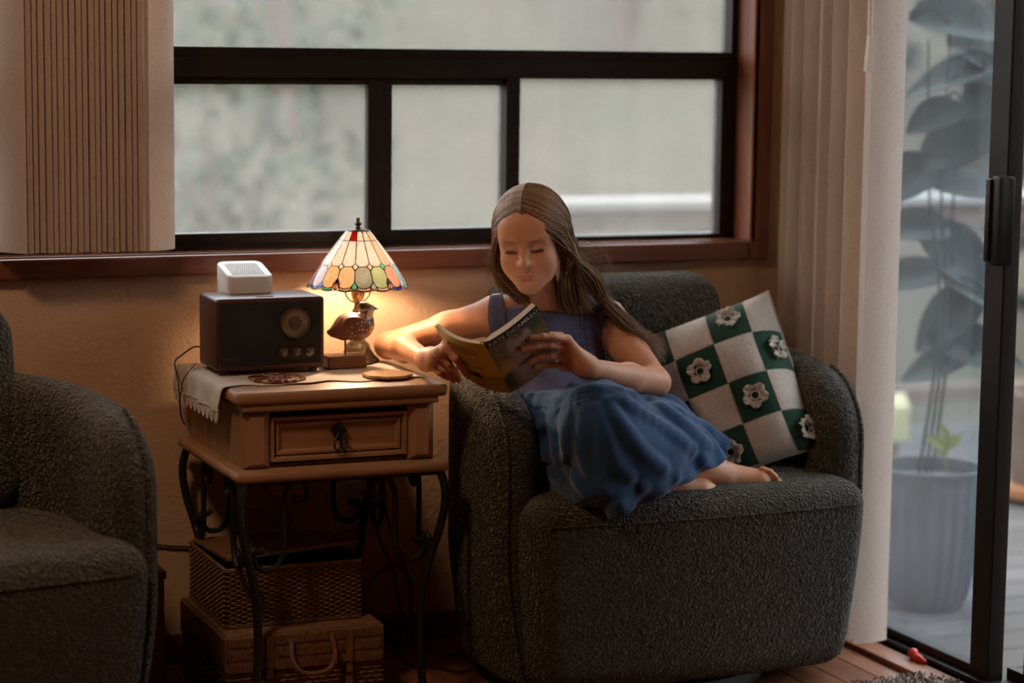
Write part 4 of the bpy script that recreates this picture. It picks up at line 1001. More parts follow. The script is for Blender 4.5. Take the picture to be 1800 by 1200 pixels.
def cover_text(nm, body, size, side, s0, t0, mat, width=None, bold=0.0, par=None, slant=0):
    """lettering laid on a cover, following its bow"""
    cu = bpy.data.curves.new(nm, 'FONT'); cu.body = body; cu.size = size; cu.extrude = 0; cu.offset = bold; cu.resolution_u = 3; cu.space_line = 1.0
    o = bpy.data.objects.new(nm, cu); COL.objects.link(o); dg = bpy.context.evaluated_depsgraph_get(); me = bpy.data.meshes.new_from_object(o.evaluated_get(dg)); bpy.data.objects.remove(o)
    xs_ = [v.co.x for v in me.vertices]; kx = (width/(max(xs_)-min(xs_))) if width else 1.0
    wl = BLl if side < 0 else BRl; vl = np.linalg.norm(Bv)
    for v in me.vertices:
        x, y = v.co.x*kx, v.co.y+slant*v.co.x
        s = (1-(s0*wl+x)/wl) if side < 0 else (s0+x/wl)      # the back cover reads from its outer edge towards the spine
        v.co = Vector(cover_pt(side, s, t0-y/vl, .0011)-worg(par))
    me.materials.clear(); me.materials.append(mat); o = bpy.data.objects.new(nm, me); COL.objects.link(o); o.parent = par; o.location = Vector(worg(par)-worg(par)); return o
ink_w = plain('ink_white', (.75, .72, .66), .5, .05); ink_r = plain('ink_maroon', (.20, .04, .03), .5, .05); ink_d = plain('ink_brown', (.13, .085, .02), .6, .05)
cover_text('author_name', 'KATE DiCAMILLO', .0145, 1, .04, .095, ink_w, .113, .0002, cf)
cover_text('title', 'Winn', .017, 1, .30, .70, ink_r, None, .0001, cf, .25)
cover_text('blurb', '“ A wonderful story about a girl\n     and the dog she finds, in a town\nwhere everyone has something to\ntell. It is funny and sad and warm,\nand every page rings true.', .0052, -1, .14, .17, ink_d, .078, .0001, cb)
cover_text('blurb', 'One summer day she walks into\nthe store to buy some groceries\nand comes out with a dog.', .0050, -1, .18, .52, ink_d, .066, .0001, cb)
pv = gridsurf(np.array([[cover_pt(-1, s, t, .0012) for t in np.linspace(.66, .77, 5)] for s in np.linspace(.62, .38, 5)]), .0002)
obj('cover_photo', pv, plain('photo_dark', (.06, .03, .02), .4, .6, 90), cb)

# ================================================================ the girl
def hframe():
    c = atY(932, 420, 4.085); tc = nrm(CAM_POS-c); rt = nrm(np.cross(V(0, 0, 1), tc)); 
    if rt@CR < 0: rt = -rt
    up = np.cross(tc, rt); 
    if up[2] < 0: up = -up
    psi, th, ro = math.radians(10), math.radians(17), math.radians(4)
    F = tc*math.cos(psi)*math.cos(th)-rt*math.sin(psi)*math.cos(th)-up*math.sin(th)
    U0 = up-F*(up@F); U0 = nrm(U0); R0 = nrm(np.cross(F, U0)); R0 = R0 if R0@CR > 0 else -R0
    U_ = U0*math.cos(ro)-R0*math.sin(ro); R_ = R0*math.cos(ro)+U0*math.sin(ro)
    return c, np.stack([R_, F, U_])
HC, HM = hframe()                                  # rows of HM: image-right, forward, up of the head
HS = .93                                           # overall head size
def hl(x, y, z): return HC+(HM[0]*x+HM[1]*y+HM[2]*z)*HS
def head_sdf(p):
    q = ((p-HC.astype(np.float32))@HM.T.astype(np.float32))/np.float32(HS)
    ax = np.abs(q[:, 0:1]); m = np.hstack([ax, q[:, 1:]])                             # mirrored copy for paired features
    d = sd_ell(q, (0, -.012, .026), (.0685, .086, .080))
    d = smin(d, sd_ell(q, (0, .020, -.023), (.0545, .059, .070)), .03)
    d = smin(d, sd_cone(m, (.043, -.004, -.050), (.006, .058, -.0805), .019, .016), .03)
    d = smin(d, sd_ell(q, (0, .062, -.0825), (.017, .0145, .0135)), .022)
    d = smin(d, sd_ell(m, (.031, .050, -.036), (.023, .019, .024)), .025)
    d = smin(d, sd_ell(q, (0, .042, .034), (.052, .033, .040)), .03)
    d = smin(d, sd_cone(m, (.010, .0745, .016), (.040, .0595, .0165), .0045, .004), .016)      # brow
    d = smax(d, -sd_ell(m, (.0255, .0885, .0015), (.0180, .0155, .0105)), .014)                  # eye socket
    d = smin(d, sd_ell(m, (.0258, .0615, .0005), (.0145, .0135, .0105)), .0035)                  # lowered lid over the eye
    d = smax(d, -sd_cone(m, (.015, .0745, -.0050), (.0370, .0690, -.0045), .0011, .0009), .0022)    # lash line fold
    n = sd_cone(q, (0, .0735, .010), (0, .0880, -.024), .0062, .0078)
    n = smin(n, sd_ell(q, (0, .0905, -.0275), (.0088, .0085, .0075)), .008)
    n = smin(n, sd_ell(m, (.0098, .0815, -.0305), (.0066, .0082, .0058)), .005)
    d = smin(d, n, .012)
    d = smax(d, -sd_ell(m, (.0052, .0890, -.0372), (.0034, .0040, .0022)), .003)                  # nostrils
    d = smin(d, sd_ell(q, (0, .064, -.058), (.027, .019, .021)), .018)                            # muzzle
    d = smax(d, -sd_cone(q, (0, .0875, -.0420), (0, .0865, -.0500), .0018, .0022), .004)          # philtrum
    d = smin(d, sd_cone(m, (.0035, .0815, -.0555), (.0205, .0735, -.0588), .0042, .0018), .003)   # upper lip
    d = smin(d, sd_cone(m, (.0, .0795, -.0650), (.0150, .0755, -.0625), .0056, .0028), .003)      # lower lip
    d = smax(d, -sd_cone(m, (.0, .0880, -.0600), (.0215, .0770, -.0600), .0012, .0008), .0016)    # mouth line
    e = sd_ell(m, (.0650, -.014, -.010), (.006, .013, .022)); d = smin(d, e, .008)
    return d*HS
J = {k: atY(*v) for k, v in dict(
    neckb=(950, 552, 4.175), chest=(968, 600, 4.205), waist=(985, 690, 4.165), pelv=(990, 765, 4.13),
    rsh=(876, 553, 4.20), lsh=(1066, 562, 4.19), relb=(682, 607, 4.345), rfor=(712, 612, 4.26), rwri=(750, 632, 4.10),
    lelb=(1153, 672, 4.035), lfor=(1105, 664, 3.99), lwri=(1034, 646, 3.915),
    ka=(1066, 742, 3.87), aa=(1262, 832, 3.965), kb=(1052, 800, 3.935), ab=(1232, 866, 3.93)).items()}
EX = nrm(J['lsh']-J['rsh']); EZ = nrm(J['neckb']-J['pelv']); EZ = nrm(EZ-EX*(EZ@EX)); EY = np.cross(EZ, EX)      # torso frame
TR_ = np.stack([EX, EY, EZ])
def torso_sdf(p):
    d = sd_ell(p, J['chest'], (.112, .066, .110), TR_)
    d = smin(d, sd_ell(p, J['waist'], (.092, .066, .085), TR_), .05)
    d = smin(d, sd_ell(p, J['pelv'], (.112, .09, .08), TR_), .05)
    return d
def chest_sdf(p):
    d = torso_sdf(p)
    for s in ('rsh', 'lsh'): d = smin(d, sd_cone(p, J['neckb']-EZ*.02, J[s], .036, .036), .035)
    return smin(d, sd_cone(p, hl(0, -.018, -.060), J['neckb'], .0385, .043), .03)
def onplane(px, py, side, off):
    """pixel -> point just in front of a book cover"""
    n = NL if side < 0 else NR; o = BS+n*off; d = ray(px, py); return CAM_POS+d*(((o-CAM_POS)@n)/(d@n))
# fingers: knuckle, middle joint, end joint, tip
def fing(pts, r): return (pts, np.linspace(r, r*.74, len(pts)))
LF = []
for (k, a, b, t), r in ((((997, 597), (972, 591), (952, 591), (934, 594)), .0076), (((995, 611), (966, 606), (942, 608), (919, 613)), .0079), (((993, 628), (967, 624), (949, 629), (931, 634)), .0076), (((991, 644), (972, 641), (957, 643), (941, 645)), .0066)):
    LF.append(fing([onplane(*k, 1, .017), onplane(*a, 1, .0165), onplane(*b, 1, .013), onplane(*t, 1, .0095)], r))
LTH = fing([J['lwri']+(onplane(997, 612, 1, .0)-J['lwri'])*.35, onplane(1004, 604, 1, -.022), onplane(985, 590, 1, -.026), onplane(962, 588, 1, -.024)], .0088)
RF = []
for (k, a, b, t), r, o in ((((784, 613), (800, 629), (812, 645), (822, 661)), .0076, .0), (((772, 619), (789, 638), (800, 654), (806, 668)), .0076, .004), (((765, 631), (780, 648), (791, 659), (796, 668)), .0070, .010), (((759, 643), (772, 655), (781, 661), (788, 665)), .0062, .016)):
    RF.append(fing([onplane(*k, -1, .013+o), onplane(*a, -1, .019+o), onplane(*b, -1, .014+o), onplane(*t, -1, .0095+o)], r))
RTH = fing([J['rwri']+(onplane(785, 612, -1, 0)-J['rwri'])*.4, onplane(783, 604, -1, -.010), onplane(800, 603, -1, -.020), onplane(818, 612, -1, -.020)], .0085)
def chain(p, pts, rr):
    d = None
    for i in range(len(pts)-1):
        e = sd_cone(p, pts[i], pts[i+1], rr[i], rr[i+1]); d = e if d is None else smin(d, e, .003)
    return d
def hand_sdf(p, wri, fs, th):
    pal = None
    for i, (pts, rr) in enumerate(fs):
        e = sd_cone(p, wri+(pts[0]-wri)*.18, pts[0], .0125, rr[0]*1.28); pal = e if pal is None else smin(pal, e, .016)
    pal = smin(pal, sd_cone(p, wri, wri+(fs[1][0][0]-wri)*.3, .0175, .016), .02)
    d = None
    for pts, rr in fs:
        e = chain(p, pts, rr); d = e if d is None else smin(d, e, .0012)
    return smin(smin(pal, d, .007), chain(p, *th), .008)
def boxed(fn, pts, pad):
    pts = np.array(pts); lo = (pts.min(0)-pad).astype(np.float32); hi = (pts.max(0)+pad).astype(np.float32)
    def g(p):
        q = np.maximum(np.maximum(lo-p, p-hi), 0); o = np.linalg.norm(q, axis=1)+.03; m = (q.max(1) <= 0)
        if m.any(): o[m] = fn(p[m])
        return o
    return g
def arm(p, s, e, f, w, r):
    d = sd_cone(p, s, s+(e-s)*.45, r[0], r[1]); d = smin(d, sd_cone(p, s+(e-s)*.45, e, r[1], r[2]), .02)
    d = smin(d, sd_cone(p, e, f, r[2], r[3]), .010); return smin(d, sd_cone(p, f, w, r[3], r[4]), .02)
def rarm(p): return smin(arm(p, J['rsh'], J['relb'], J['rfor'], J['rwri'], (.038, .0315, .0265, .0255, .0175)), hand_sdf(p, J['rwri'], RF, RTH), .016)
def larm(p): return smin(arm(p, J['lsh'], J['lelb'], J['lfor'], J['lwri'], (.039, .035, .0285, .0270, .0185)), hand_sdf(p, J['lwri'], LF, LTH), .016)
toeA = [((1340, 824), (1354, 829), (1364, 838), .0056), ((1345, 834), (1360, 839), (1373, 848), .0058), ((1347, 845), (1363, 849), (1379, 857), .0060), ((1344, 856), (1358, 859), (1372, 865), .0056)]
def legs(p):
    d = sd_cone(p, J['pelv']-EX*.04, J['ka'], .055, .044); d = smin(d, sd_cone(p, J['pelv']+EX*.04, J['kb'], .05, .036), .04)
    a = sd_cone(p, J['ka'], J['aa'], .048, .0255); a = smin(a, sd_cone(p, atY(1160, 790, 3.93), atY(1200, 805, 3.945), .042, .036), .03)
    ft = sd_cone(p, atY(1264, 834, 3.970), atY(1328, 842, 3.955), .0275, .0215); ft = smin(ft, sd_cone(p, atY(1250, 850, 3.985), atY(1262, 856, 3.98), .022, .02), .02)
    ft = smin(ft, sd_cone(p, atY(1318, 848, 3.965), atY(1340, 845, 3.945), .019, .0165), .015)
    ft = smin(ft, sd_ell(p, atY(1281, 842, 3.950), (.0085, .0085, .0085)), .010)
    tz = None
    for t0, t1, t2, r in toeA:
        e = chain(p, [atY(*t0, 3.945), atY(*t1, 3.937), atY(*t2, 3.932)], [r*1.1, r, r*.95]); tz = e if tz is None else smin(tz, e, .0015)
    a = smin(smin(a, ft, .022), tz, .0035)
    b = sd_cone(p, J['kb'], J['ab'], .036, .023); b = smin(b, sd_cone(p, J['ab'], atY(1300, 880, 3.955), .0235, .018), .02)
    b = smin(b, sd_ell(p, atY(1237, 866, 3.915), (.011, .011, .011)), .012)
    return smin(d, smin(a, b, .003), .01)
HEADB = boxed(head_sdf, [hl(x, y, z) for x in (-.09, .09) for y in (-.11, .11) for z in (-.115, .12)], .03)
RA = boxed(rarm, [J['rsh'], J['relb'], J['rwri']]+[q for f in RF+[RTH] for q in f[0]], .06)
LA = boxed(larm, [J['lsh'], J['lelb'], J['lwri']]+[q for f in LF+[LTH] for q in f[0]], .06)
LG = boxed(legs, [J['pelv'], J['ka'], J['kb'], J['aa'], J['ab'], atY(1378, 862, 3.93)], .12)
CH = boxed(chest_sdf, [J['pelv'], J['neckb'], J['rsh'], J['lsh'], HC], .14)
def body_sdf(p):
    d = smin(CH(p), HEADB(p), .014); d = smin(d, RA(p), .022); d = smin(d, LA(p), .022); return smin(d, LG(p), .01)
def multires(fn, base, fine):
    """one mesh from a coarse pass and finer passes over given boxes; overlapping coarse faces dropped"""
    V0, F0 = mesh_sdf(fn, *base); VV, FF = [], []; n = 0
    keep = np.ones(len(F0), bool); cen = V0[F0].mean(1)
    for lo, hi, h in fine: keep &= ~((cen > np.asarray(lo)+h*1.0) & (cen < np.asarray(hi)-h*3.0)).all(1)
    VV.append(V0); FF.append(F0[keep]); n = len(V0)
    for lo, hi, h in fine:
        v, f = mesh_sdf(fn, lo, hi, h); VV.append(v); FF.append(f+n); n += len(v)
    return np.vstack(VV), np.vstack(FF)
allp = np.array(list(J.values())+[hl(x, y, z) for x in (-.1, .1) for y in (-.11, .11) for z in (-.11, .12)]+[q for f in LF+RF for q in f[0]]+[atY(1385, 865, 3.93)])
blo, bhi = allp.min(0)-.05, allp.max(0)+.05; blo[2] = max(blo[2], .40)
hp = np.array([hl(x, y, z) for x in (-.085, .085) for y in (-.02, .105) for z in (-.112, .07)])
lh = np.array([q for f in LF+[LTH] for q in f[0]]+[J['lwri']]); rh = np.array([q for f in RF+[RTH] for q in f[0]]+[J['rwri']]); fo = np.array([atY(1225, 810, 4.0), atY(1385, 890, 3.90), atY(1225, 890, 3.90), atY(1385, 830, 4.0)])
bodyV, bodyF = multires(body_sdf, (blo, bhi, .0040), [(hp.min(0)-.004, hp.max(0)+.004, .0015), (lh.min(0)-.018, lh.max(0)+.018, .0018), (rh.min(0)-.018, rh.max(0)+.018, .0018), (fo.min(0)-.01, fo.max(0)+.01, .0018)])
girl = thing('person', 'girl with long light brown hair in a denim pinafore dress, curled up reading a paperback', 'person', J['pelv']-V(0, 0, .07))
bodyo = obj('body', (bodyV, bodyF), 'iron', girl, 'all', fixn=False)
# skin colouring: lips, flush on cheeks and nose, a few moles, brows
hq = (bodyV-HC)@HM.T/HS; mx = np.abs(hq[:, 0]); inh = np.linalg.norm(hq, axis=1) < .16
skin = np.tile(V(.63, .300, .170), (len(bodyV), 1))
def tint(w, c): 
    global skin
    w = np.clip(w, 0, 1)[:, None]; skin = skin*(1-w)+np.asarray(c)*w
g_ = lambda c, s: np.exp(-((np.linalg.norm((np.hstack([mx[:, None], hq[:, 1:]])-np.asarray(c))/np.asarray(s), axis=1))**2))
tint(.45*g_((.034, .06, -.032), (.02, .03, .016))*inh, (.62, .22, .15)); tint(.35*g_((0, .095, -.028), (.012, .012, .010))*inh, (.62, .24, .17))
lip = np.maximum(g_((.007, .083, -.0562), (.013, .012, .0034)), g_((.004, .083, -.0640), (.0125, .012, .0044)))*inh; tint(1.5*lip-.3, (.50, .145, .125))
tint(.6*g_((.0270, .070, -.0048), (.012, .012, .0024))*inh, (.16, .075, .05)); tint(.25*g_((.027, .07, .002), (.014, .014, .007))*inh, (.50, .24, .17))
browz = .0185-.0005*((mx*1000-22)/8)**2*.25; tint(.55*np.exp(-((hq[:, 2]-.0175-.05*(mx-.02))/.0026)**2)*((mx > .009) & (mx < .042) & (hq[:, 1] > .03))*inh, (.24, .12, .07))
for px, py, r in ((961, 510, .0016), (916, 525, .0012), (905, 464, .0009), (1074, 593, .0012), (1018, 650, .0008)):
    pxs = pixof(bodyV); dd = np.hypot(pxs[0]-px, pxs[1]-py)*.0011+np.where((bodyV-CAM_POS)@CF > 4.55, 1, 0); tint(1.6-dd/r*1.0, (.10, .045, .03))
knu = np.min([np.linalg.norm(bodyV-q, axis=1) for f in LF+RF for q in (f[0][-1], f[0][0])], axis=0); tint(.35*np.exp(-(knu/.012)**2), (.62, .24, .16))
el = np.linalg.norm(bodyV-J['lelb'], axis=1); tint(.25*np.exp(-(el/.05)**2), (.62, .24, .16))
scalp = ((hq[:, 2] > .081-.35*(hq[:, 1]-.05)) | (hq[:, 1] < -.005)) & inh & (hq[:, 2] > -.09); skin[scalp] = V(.20, .12, .075)
paint(bodyo, skin)
vcol('skin', .48, .08, 900, sss=.12, spec=.35); MATS['skin'].node_tree.nodes['Principled BSDF'].inputs['Subsurface Radius'].default_value = (.010, .0035, .0018)
MATS['skin'].node_tree.nodes['Principled BSDF'].inputs['Subsurface Scale'].default_value = 1.0
bodyo.data.materials.clear(); bodyo.data.materials.append(MATS['skin'])
lashes = []
for s in (-1, 1):
    for i in range(26):
        t = i/25; x = s*(.0145+.0240*t); y = .0745-.0065*t*t; z = -.0042-.0016*math.sin(math.pi*t)
        l = .0045+.0022*t; b = hl(x, y, z); lashes.append(tube([b, b+HM[1]*l*.6-HM[2]*l*.25+HM[0]*s*l*.25*t, b+HM[1]*l*.95-HM[2]*l*.55+HM[0]*s*l*.5*t], [.0004, .0003, .0001], 3))
dark_hair = plain('lash_brown', (.035, .018, .012), .6)
obj('eyelashes', join(*lashes), dark_hair, girl)
brows = []
for s in (-1, 1):
    for i in range(46):
        t = i/45; x = s*(.010+.030*t); base = hl(x, .0775-.0125*t*t, .0165+.0035*math.sin(math.pi*min(1, t*1.15))+random.uniform(-.0016, .0016))
        dr_ = HM[0]*s*.006+HM[2]*(.0022-.0035*t); brows.append(tube([base, base+dr_*.5+HM[1]*.0005, base+dr_], [.00032, .00028, .0001], 3))
obj('eyebrows', join(*brows), plain('brow_brown', (.17, .09, .05), .6), girl)
nails = []
for f in LF+RF:
    pts, rr = f; tip, pre = pts[-1], pts[-2]; ax = nrm(tip-pre); nn_ = nrm(nrm(CAM_POS-tip)-ax*(nrm(CAM_POS-tip)@ax)); sd = np.cross(ax, nn_); c = tip-ax*.001+nn_*rr[-1]*.93
    nails.append(gridsurf(np.array([[c+ax*(.0062*a-.002)+sd*rr[-1]*.62*b-nn_*(abs(b)**2)*.0013 for b in np.linspace(-1, 1, 5)] for a in np.linspace(-.35, 1, 5)]), .0004))
obj('fingernails', join(*nails), plain('nail', (.66, .38, .29), .3, .04), girl)

# ---------------------------------------------------------------- denim pinafore
def _denim(name, a, b):
    t = NT(name); c = t.coord(); cc = t.coord(scale=(1, 1, 1))
    w1 = t.n('ShaderNodeTexWave', bands_direction='DIAGONAL'); w1.inputs['Scale'].default_value = 420; t.l(cc, w1.inputs['Vector'])
    f = t.noise(c, 14, 5, .65); f2 = t.noise(c, 260, 3, .7); m = t.math('ADD', t.math('MULTIPLY', f, .7), t.math('MULTIPLY', f2, .3))
    t.set(col=t.ramp(m, [(.32, a), (.68, b)]), rough=.85, spec=.15, sheen=.25); t.bump(t.math('ADD', w1.outputs['Fac'], f2), .22, .0012); MATS[name] = t.m
_denim('denim', (.075, .078, .145), (.15, .155, .26)); _denim('denim_skirt', (.010, .040, .105), (.028, .088, .20));  # one cloth; bodice and skirt tones set apart for the light on each
stitch = plain('stitching', (.20, .14, .10), .8)
nk = J['neckb']
def bodice_sdf(p):
    r = (p-J['chest'].astype(np.float32)); u = r@EX.astype(np.float32); w = r@EZ.astype(np.float32); y = r@EY.astype(np.float32)
    d = chest_sdf(p)-.0062-.0010*np.sin(u*95+w*40)*np.sin(w*60+1)
    top = .052+.25*np.clip(np.abs(u)-.060, 0, .04)                       # square neckline
    d = smax(d, w-top, .005)
    d = smax(d, -(w+.135)-.02, .006)
    for s, k in ((-1, 'rsh'), (1, 'lsh')): d = smax(d, -(sd_cone(p, J[k]+EX*s*.018+EZ*.02, J[k]+EX*s*.022-EZ*.055, .044, .036)), .005)
    return d
tl = np.array([J['chest'], J['waist'], J['pelv'], J['neckb']])
dress = obj('dress', mesh_sdf(bodice_sdf, tl.min(0)-.16, tl.max(0)+.14, .0032, 1.6), 'denim', girl, 'all', fixn=False)
def surf_pt(fn, px, py, off, z0=3.75, z1=4.4):
    """first hit of a view ray with a distance field, pushed out by off"""
    d = ray(px, py); ts = np.linspace((z0-CAM_POS[1])/d[1], (z1-CAM_POS[1])/d[1], 260)
    q = (CAM_POS+d*ts[:, None]).astype(np.float32); s = fn(q)-off; h = np.where(s <= 0)[0]
    if len(h) == 0: return CAM_POS+d*ts[int(np.argmin(s))]
    i = max(h[0], 1); k = s[i-1]/(s[i-1]-s[i]+1e-9); return CAM_POS+d*(ts[i-1]+(ts[i]-ts[i-1])*k)
def ribbon(fn, cl, w, off, thick, nm, mat, par):
    """strip of cloth following the body: cl = list of (left px, right px)"""
    P = np.array([[surf_pt(fn, l[0]+(r[0]-l[0])*q, l[1]+(r[1]-l[1])*q, off) for q in np.linspace(0, 1, 7)] for l, r in cl]); v, f = gridsurf(P, thick); return obj(nm, (v, f), mat, par), P
skin_d = body_sdf
def lerp2(pts, n):
    q = spline([(x, y, 0) for x, y in pts], n); return [(a[0], a[1]) for a in q]
l1 = lerp2([(861, 519), (858, 540), (858, 565), (866, 600)], 12); r1 = lerp2([(884, 516), (887, 540), (888, 565), (894, 600)], 12)
s1_, P1 = ribbon(skin_d, list(zip(l1, r1)), 0, .0075, -.0022, 'strap', 'denim', dress)
l2 = lerp2([(1008, 512), (1018, 530), (1022, 548), (1020, 575)], 12); r2 = lerp2([(1040, 505), (1056, 520), (1064, 545), (1062, 575)], 12)
s2_, P2 = ribbon(skin_d, list(zip(l2, r2)), 0, .0075, -.0022, 'strap', 'denim', dress)
for P_ in (P1, P2):
    for e in (1, 5): obj('strap_stitching', tube([q+nrm(CAM_POS-q)*.0022 for q in P_[:, e]], .0005, 4), stitch, dress)
bod = lambda p: bodice_sdf(p)
for nm_, pts in (('neckline_hem', [(948, 549), (975, 546), (1005, 541), (1030, 533), (1042, 530)]), ('waist_seam', [(1002, 600), (1030, 601), (1060, 602), (1075, 604)]), ('waist_seam', [(1002, 603.5), (1030, 604.5), (1060, 605.5), (1075, 607)]), ('princess_seam', [(1024, 558), (1027, 580), (1031, 602), (1036, 625), (1042, 645)]), ('front_seam', [(958, 552), (962, 575), (968, 588)])):
    obj(nm_, tube([surf_pt(bod, x, y, .0006) for x, y in lerp2(pts, 14)], .0007, 4), stitch, dress)
def sk(*a): return atY(*a)
SKP = [(sk(985, 748, 4.13), sk(1000, 800, 4.06), .088, .090), (sk(995, 760, 4.10), sk(1058, 738, 3.885), .082, .066), (sk(1062, 738, 3.885), sk(1150, 770, 3.925), .064, .056), (sk(1150, 765, 3.935), sk(1243, 800, 3.985), .056, .036),
       (sk(1050, 760, 3.87), sk(1046, 846, 3.875), .058, .040), (sk(1062, 770, 3.86), sk(1097, 915, 3.842), .054, .030), (sk(1090, 780, 3.87), sk(1165, 893, 3.868), .052, .034), (sk(1120, 790, 3.885), sk(1222, 866, 3.905), .05, .034),
       (sk(1180, 775, 3.95), sk(1272, 838, 3.955), .046, .034), (sk(1010, 790, 4.0), sk(1035, 850, 3.93), .078, .052), (sk(1150, 745, 4.02), sk(1262, 778, 4.04), .050, .026), (sk(1075, 745, 4.05), sk(1160, 745, 4.04), .075, .055)]
kn = sk(1058, 720, 3.86)
def hemw(p):
    """fold displacement: creases fanning out from the raised knee"""
    r = (p-kn.astype(np.float32)); a = np.arctan2(r@CU.astype(np.float32), r@CR.astype(np.float32)); l = np.linalg.norm(r, axis=1)
    k = np.clip((l-.05)/.12, 0, 1); r2 = p-sk(1000, 690, 4.05).astype(np.float32); a2 = np.arctan2(r2@CU.astype(np.float32), r2@CR.astype(np.float32)); l2 = np.linalg.norm(r2, axis=1)
    w = a+.35*np.sin(l*23+a*2)
    f1 = np.maximum(np.sin(w*5.3+.9), -.3)*.0052+np.sin(w*11.7+l*16+2.0)*.0022
    f2 = np.sin(a2*15+l2*11)*np.sin(l2*19+a2*3)*.0026
    return k*f1+f2*np.clip(l2/.1, 0, 1)
FOLDS = []                                             # cloth ridges, traced once the plain shape is known
def skirt_sdf(p):
    d = None
    for a, b, ra_, rb_ in SKP:
        e = sd_cone(p, a, b, ra_, rb_); d = e if d is None else smin(d, e, .045)
    r = p-kn.astype(np.float32)
    d = d+hemw(p)
    w = J['waist'].astype(np.float32); q = p-w; ga = np.arctan2(q@EY.astype(np.float32), q@EX.astype(np.float32)); hz_ = q@EZ.astype(np.float32)
    d = smin(d, torso_sdf(p)-.012-.0042*np.sin(ga*26)*np.clip((.03-hz_)/.05, .0, 1)+np.clip(hz_+.005, 0, 1)*2.5, .02)      # gathers under the waist
    for pts in FOLDS:
        for q in range(len(pts)-1): d = smin(d, sd_cone(p, pts[q], pts[q+1], .0100, .0100), .016)
    # hem: everything beyond this slanting plane is cut away so that the foot shows
    h0, h1, h2 = sk(1098, 903, 3.82), sk(1262, 815, 3.93), sk(1284, 790, 4.06); n = nrm(np.cross(h1-h0, h2-h0)); n = n if n@CR > 0 else -n
    pl = (p-h1.astype(np.float32))@n.astype(np.float32)+.003*np.sin((p@nrm(h1-h0).astype(np.float32))*70)
    cav = np.maximum(d+.009, -(pl+.045)); return smax(smax(d, pl, .004), -cav, .003)
_nf = []
for ln in ([(1072, 688), (1120, 700), (1180, 722), (1235, 752), (1268, 782)], [(1082, 702), (1135, 735), (1190, 772), (1232, 808)], [(1066, 712), (1100, 760), (1140, 805), (1185, 838)], [(1048, 722), (1066, 780), (1096, 828), (1138, 862)],
           [(1030, 730), (1028, 790), (1048, 842), (1088, 884)], [(1002, 735), (998, 780), (1012, 830), (1042, 866)], [(985, 712), (1005, 698), (1034, 690), (1056, 690)], [(972, 735), (982, 760), (984, 800)], [(1150, 712), (1200, 748), (1246, 790)]):
    _nf.append([surf_pt(skirt_sdf, x, y, -.0072, 3.70, 4.35) for x, y in lerp2(ln, 12)])
FOLDS += _nf
sl = np.array([q for a in SKP for q in a[:2]])
skirt = obj('skirt', mesh_sdf(skirt_sdf, sl.min(0)-.11, sl.max(0)+.09, .0036, 1.9), 'denim_skirt', dress, 'all', fixn=False)
for off_ in (0, 9):
    hp_ = [(1104, 896-off_), (1135, 884-off_), (1170, 868-off_), (1200, 851-off_), (1230, 833-off_), (1250, 818-off_)]
    obj('hem_stitching', tube([surf_pt(skirt_sdf, x, y, .0007, 3.70, 4.3) for x, y in lerp2(hp_, 26)], .0007, 4), 'denim', skirt)

